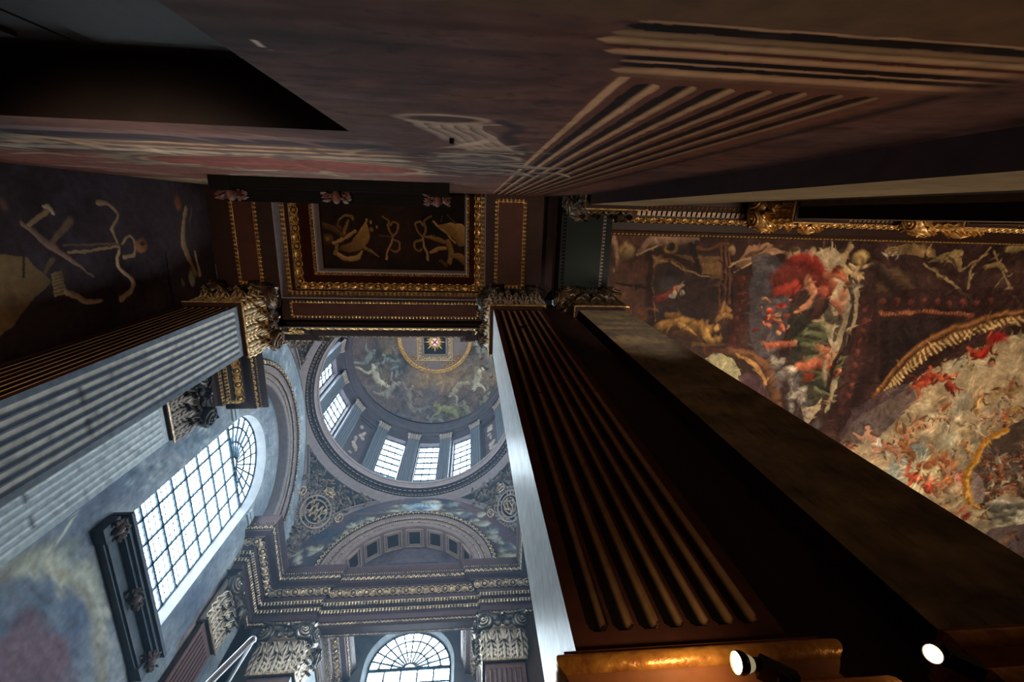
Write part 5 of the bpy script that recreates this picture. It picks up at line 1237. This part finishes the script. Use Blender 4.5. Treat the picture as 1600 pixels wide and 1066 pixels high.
CAPG=mat('aged_gold_capital',(236,196,140),.34,.4,dark=(58,38,28),scale=9,bump=.15,relief_shade=True)
CAPS=mat('silvery_gilt_capital',(226,204,178),.36,.35,dark=(44,36,34),scale=12,bump=.15,relief_shade=True)
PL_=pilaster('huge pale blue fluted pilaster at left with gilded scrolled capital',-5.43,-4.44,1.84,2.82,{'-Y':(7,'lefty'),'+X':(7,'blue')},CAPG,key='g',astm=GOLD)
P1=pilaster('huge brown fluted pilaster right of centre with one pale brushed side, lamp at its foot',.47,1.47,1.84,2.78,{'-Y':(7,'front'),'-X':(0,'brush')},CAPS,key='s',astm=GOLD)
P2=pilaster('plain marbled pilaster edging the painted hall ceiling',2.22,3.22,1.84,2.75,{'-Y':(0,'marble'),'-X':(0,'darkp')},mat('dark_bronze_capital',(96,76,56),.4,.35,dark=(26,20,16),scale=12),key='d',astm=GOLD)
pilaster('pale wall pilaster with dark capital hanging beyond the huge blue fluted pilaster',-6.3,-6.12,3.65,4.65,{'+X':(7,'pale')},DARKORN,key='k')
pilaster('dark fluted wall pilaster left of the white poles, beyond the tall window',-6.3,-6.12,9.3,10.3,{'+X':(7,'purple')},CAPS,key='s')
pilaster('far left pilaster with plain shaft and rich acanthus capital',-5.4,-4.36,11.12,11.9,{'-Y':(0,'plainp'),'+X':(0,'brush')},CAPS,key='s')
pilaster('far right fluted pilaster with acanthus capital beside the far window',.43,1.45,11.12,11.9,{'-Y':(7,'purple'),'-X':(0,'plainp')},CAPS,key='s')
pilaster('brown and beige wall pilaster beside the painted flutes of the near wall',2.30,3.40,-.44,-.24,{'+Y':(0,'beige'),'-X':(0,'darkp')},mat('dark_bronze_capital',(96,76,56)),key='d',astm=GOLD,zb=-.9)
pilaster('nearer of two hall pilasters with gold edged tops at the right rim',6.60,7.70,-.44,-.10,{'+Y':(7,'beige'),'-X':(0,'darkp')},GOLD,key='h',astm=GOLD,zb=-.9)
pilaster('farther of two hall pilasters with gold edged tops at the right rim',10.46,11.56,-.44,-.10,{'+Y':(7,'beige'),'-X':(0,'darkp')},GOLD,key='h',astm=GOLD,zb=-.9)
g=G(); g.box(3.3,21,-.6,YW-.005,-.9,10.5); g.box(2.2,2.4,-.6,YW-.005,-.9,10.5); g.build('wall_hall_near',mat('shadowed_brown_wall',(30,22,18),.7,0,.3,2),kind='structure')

# ---- pedestal bases near the lamps
def base(pil,label,x0,x1,y0,y1):
    g=G(); g.box(x0-.1,x1+.1,y0-.1,y1,-.9,.9); root=g.build('pedestal',BASEM,pil,label=label)
    path=[(x1,y1),(x1,y0),(x0,y0),(x0,y1)]
    path=[(x0,y1),(x0,y0),(x1,y0),(x1,y1)][::-1]
    def P(pr,nm,m,sm=True):
        g=G(); rows=[]
        pth=[(x1,y1),(x1,y0),(x0,y0),(x0,y1)]
        for d,z in pr:
            o=[(x1+d,y1),(x1+d,y0-d),(x0-d,y0-d),(x0-d,y1)]; rows.append([(q[0],q[1],z) for q in o])
        for i in range(3):
            g.grid(A([[r[i],r[i+1]] for r in rows]))
        return g.build(nm,m,root,smooth=sm)
    tor=lambda r,d,z,n=9:[(d+r*math.cos(t),z+r*math.sin(t)) for t in np.linspace(PI/2,-PI/2,n)]
    P([(.0,1.50),(.02,1.49),(.07,1.455),(.07,1.44)],'apophyge',BASEM)
    P(tor(.042,.075,1.385),'upper_torus',BASEG)
    P([(.085,1.343),(.08,1.33),(.055,1.30),(.06,1.27),(.09,1.255),(.09,1.235)],'scotia',BASEM)
    P([(.1,1.235),(.105,1.225)],'fillet',BASEM); P(tor(.058,.115,1.165),'lower_torus',BASEG)
    g=G(); g.box(x0-.17,x1+.17,y0-.17,y1,.9,1.11); g.build('plinth',BASEM,root)
    return root
BASEM=mat('red_brown_base_paint',(140,84,52),.45,0,.25,9); BASEG=mat('worn_gold_base_paint',(206,140,62),.33,.35,dark=(150,88,40),scale=16,bump=.5)
base(P1,'gold and red moulded base under the brown fluted pilaster',.47,1.47,1.84,2.7)
base(P2,'dark gold moulded base under the marbled pilaster, lower right corner',2.22,3.22,1.84,2.7)
base(PL_,'moulded base under the pale blue pilaster at left',-5.43,-4.44,1.84,2.7)
# ================================================================ SMALLER THINGS
def T_head():
    nu,nv=18,14; th=np.linspace(0,2*PI,nu,endpoint=False); ph=np.linspace(-PI/2,PI/2,nv)
    PH,TH=np.meshgrid(ph,th,indexing='ij')
    x=np.cos(PH)*np.cos(TH)*.78; z=np.sin(PH); n=np.cos(PH)*np.sin(TH)*.9
    face=n>0
    n=n+np.where(face,.32*np.exp(-((x/.12)**2+((z+.05)/.22)**2)),0)-np.where(face,.12*(np.exp(-(((x-.3)/.14)**2+((z-.14)/.1)**2))+np.exp(-(((x+.3)/.14)**2+((z-.14)/.1)**2))),0)
    n=n-np.where(face,.10*np.exp(-((x/.26)**2+((z+.42)/.05)**2)),0)+np.where(face,.06*np.exp(-((x/.22)**2+((z+.52)/.08)**2)),0)
    x=x*(1-.25*np.clip(-z,0,1)); g=G(); g.grid(np.stack([x,z,n],-1),True); return np.concatenate(g.v),g.f
HEADM=mat('carved_head_wood',(104,66,54),.5,.1,dark=(40,26,22),scale=12)
def overdoor(label,O,S,N,m,hm):
    """cornice on three carved heads; O = wall point at centre of the top edge"""
    root=empty('overdoor_cornice',label=label,cat='cornice',group='cornices on carved heads'); O=A(O,float);S=A([*S,0.]);N=A([*N,0.]);Z3=A([0,0,1.])
    L=1.58
    def B(nm,a0,a1,d0,d1,z0,z1,par=root): 
        g=G(); g.obox(O+S*(a0+a1)/2+N*(d0+d1)/2+Z3*(z0+z1)/2,S,Z3,N,(a1-a0)/2,(z1-z0)/2,(d1-d0)/2); return g.build(nm,m,par)
    B('top_shelf',-L-.06,L+.06,0,.34,-.07,0); B('shelf_moulding',-L,L,0,.28,-.13,-.07); B('shelf_moulding',-L+.04,L-.04,0,.22,-.18,-.13)
    B('sunk_panel',-L+.2,L-.2,0,.10,-.40,-.18); B('lower_rail',-L+.12,L-.12,0,.16,-.46,-.40); B('lower_rail',-L+.1,L-.1,0,.12,-.50,-.46)
    for a in(-L+.06,L-.06): B('end_block',a-.14,a+.14,0,.20,-.52,-.13)
    HD=shared('carved_head_mesh'+hm.name,T_head(),hm)
    for i,a in enumerate((-L+.10,0,L-.10)):
        C=O+S*a+N*.24+Z3*(-.30); D=unit(N-Z3*.35)
        h=put('carved_head',HD,root,C,S*.08,unit(Z3+N*.35)*.11,D*.11)
        g=G(); r=random.Random(i)
        for k in range(60):
            t=r.uniform(-.5,PI+.5); rr=.09+r.uniform(-.02,.05); q=C+S*rr*math.cos(t)*1.0+Z3*(rr*math.sin(t)*1.0+.0)+N*r.uniform(-.08,.05)
            d=unit(S*math.cos(t)+Z3*math.sin(t)+N*r.uniform(-.2,.6)); s2=unit(np.cross(d,N)+A([1e-4,0,0])); n2=np.cross(s2,d)
            g.tmpl(LF,lambda V:q+V[:,0:1]*s2*.11+V[:,1:2]*d*.09+V[:,2:3]*n2*.13)
        g.build('leafy_hair',hm,root)
    return root
OVM=mat('overdoor_dark_paint',(15,12,12),.8,0,.25,6,spec=.05); OVB=mat('overdoor_slate_paint',(78,84,92),.4,0,.25,6); HB=mat('grey_brown_head',(116,98,92),.45,.1,dark=(50,44,48),scale=12)
overdoor('black cornice with three small reddish carved heads under the coffered ceiling',(-1.98,YW,7.52),(1,0),(0,1),OVM,HEADM)
overdoor('slate blue cornice with three leafy carved heads under the tall window',(-6.3,CY,7.52),(0,1),(1,0),OVB,HB)

# flood lamps on the pedestal ledge
def lamp(label,px,py,Y,aim,col,es,pw,r=.037):
    C=on(px,py,'Y',Y); N=unit(aim); S=unit(np.cross((0,0,1),N)); T=np.cross(N,S)
    root=empty('flood_lamp',label=label,cat='lamp'); W_=lambda V:C+V[:,0:1]*S+V[:,1:2]*T+V[:,2:3]*N
    def lathe(pr,n=28):
        th=np.linspace(0,2*PI,n+1); g=G()
        for a,b in zip(pr[:-1],pr[1:]): g.grid(A([[C+S*q[0]*math.cos(t)+T*q[0]*math.sin(t)+N*q[1] for t in th] for q in(a,b)]))
        return g
    em=mat('lamp_glass_'+label[:6].strip().replace(' ','_'),(250,240,200),.2,0,.02,3,emit=col,es=es)
    lathe([(.0005,0),(r*.92,0)]).build('lens',em,root,smooth=False)
    lathe([(r*.92,-.002),(r*.94,.006),(r*1.02,.006),(r*1.06,-.004),(r*1.04,-.016),(r*.9,-.03)]).build('bezel_ring',BLACKM,root,smooth=True)
    lathe([(r*.95,-.012),(r*.9,-.03),(r*.62,-.055),(r*.5,-.06)]).build('reflector_shell',mat('lamp_reflector',(210,190,150),.3,.6,emit=col,es=.25),root,smooth=True)
    lathe([(r*.55,-.058),(r*.6,-.062),(r*.6,-.085),(.0005,-.085)]).build('lamp_collar',BLACKM,root)
    g=G(); D=unit(A([.85,.25,-.35])); S2=unit(np.cross(D,(0,0,1))); g.obox(C-N*.07+D*.075,D,unit(np.cross(S2,D)),S2,.065,.028,.03); g.build('transformer_box',BLACKM,root)
    g=G(); g.tmpl(T_tube([C+T*r*.9-N*.004,C+T*r*.5+D*.05-N*.04,C-N*.06+D*.09+T*.02],.0025,4)); g.build('retaining_wire',BLACKM,root)
    g=G(); q=C-N*.07+D*.1; g.box(q[0]-.012,q[0]+.012,q[1]-.004,q[1]+.004,1.11,q[2]); g.box(q[0]-.04,q[0]+.04,q[1]-.03,q[1]+.03,1.105,1.118); g.build('bracket',BLACKM,root)
    l=bpy.data.lights.new('lamp_beam','POINT'); l.energy=pw; l.color=(1,.74,.38); l.shadow_soft_size=.02
    o=bpy.data.objects.new('lamp_beam',l); COL.objects.link(o); o.location=C+N*.035; o.rotation_euler=Vector(N).to_track_quat('-Z','Y').to_euler(); o.parent=root
    return root
lamp('yellow white flood lamp lit in front of the gold pilaster base',1152,1036,1.52,(-1,-.15,.02),(1.0,.86,.50),1.7,6,)
lamp('pinkish flood lamp lit near the lower right corner',1458,1022,1.60,(-.8,-.35,-.25),(1.0,.72,.62),1.25,.5,.034)

# white poles
pl_=empty('lighting_pole',label='pair of slim white poles meeting at the tip in front of the far left capital',cat='pole')
WH=mat('white_powder_coat',(240,242,248),.25,.3,.03,4)
T0=on(394,998,'Y',6.0); T1=on(322,1070,'Y',5.9)*1.0; T2=on(352,1070,'Y',6.0)
g=G(); g.tmpl(T_tube([T0,T0+(T1-T0)*2.2],.032,8)); g.tmpl(T_tube([T0+A([.05,0,0]),T0+(T1-T0)*2.2+A([.05,0,0])],.02,8)); g.build('thick_pole',WH,pl_,smooth=True)
g=G(); g.tmpl(T_tube([T0+A([.03,.02,-.02]),T0+(T2-T0)*2.2],.016,8)); g.build('thin_pole',WH,pl_,smooth=True)
g=G(); g.tmpl(T_ball(.05,.05,.05,10,6,True),lambda V:V+T0+A([.02,0,-.02])); g.build('end_joint',WH,pl_,smooth=True)

# eyebolts
def hook(label,p):
    r=empty('eyebolt',label=label,cat='hook'); g=G(); g.tmpl(T_ring(.03,.03,.009,14,6),lambda V:A(p)+A([V[:,0],V[:,2]-.045,V[:,1]]).T); g.build('eye',BLACKM,r)
    g=G(); g.tmpl(T_tube([A(p),A(p)+A([0,-.03,0])],.008,6)); g.tmpl(T_tube([A(p)+A([0,-.05,-.02]),A(p)+A([.06,-.06,-.06]),A(p)+A([.09,-.05,-.05])],.006,5)); g.build('shank',BLACKM,r)
q=on(815,514,'Y',1.83); hook('small black eyebolt high on the brown fluted pilaster',(q[0],1.84,q[2]))
q=on(832,617,'Y',1.83); hook('second small black hook lower on the brown fluted pilaster',(q[0],1.84,q[2]))
q=on(706,218,'Y',YW); g=G(); g.box(q[0]-.012,q[0]+.012,YW,YW+.03,q[2]-.05,q[2]+.05); g.build('wall_clip',BLACKM,label='tiny black clip on the painted scroll bracket of the near wall',cat='clip')

# ---- thin haze volume added to imitate window bloom in the domed crossing
HAZE=0.0045
if HAZE:
    m=bpy.data.materials.new('bloom_haze'); m.use_nodes=True; N=m.node_tree; N.nodes.remove(N.nodes['Principled BSDF'])
    v=N.nodes.new('ShaderNodeVolumeScatter'); v.inputs['Color'].default_value=(.45,.72,1,1); v.inputs['Density'].default_value=HAZE; v.inputs['Anisotropy'].default_value=.35
    N.links.new(v.outputs[0],N.nodes['Material Output'].inputs['Volume'])
    g=G(); g.box(-6.28,2.1,2.9,14.55,-.85,16.5); g.build('haze',m,kind='stuff',label='thin bluish haze added as window bloom, filling the crossing below the dome',cat='haze')
# ---- set the origins of things at their bases
def world_bounds(o):
    out=[]
    for c in [o]+list(o.children_recursive):
        if c.type=='MESH': 
            m=c.matrix_world; out+=[m@Vector(b) for b in c.bound_box]
    return out
bpy.context.view_layer.update()
for o in list(bpy.data.objects):
    if o.type=='EMPTY' and o.parent is None:
        b=world_bounds(o)
        if not b: continue
        lo=[min(v[i] for v in b) for i in range(3)]; hi=[max(v[i] for v in b) for i in range(3)]
        base_=Vector(((lo[0]+hi[0])/2,(lo[1]+hi[1])/2,lo[2])); o.location=base_
        for c in o.children: c.matrix_parent_inverse=Matrix.Translation(-base_)
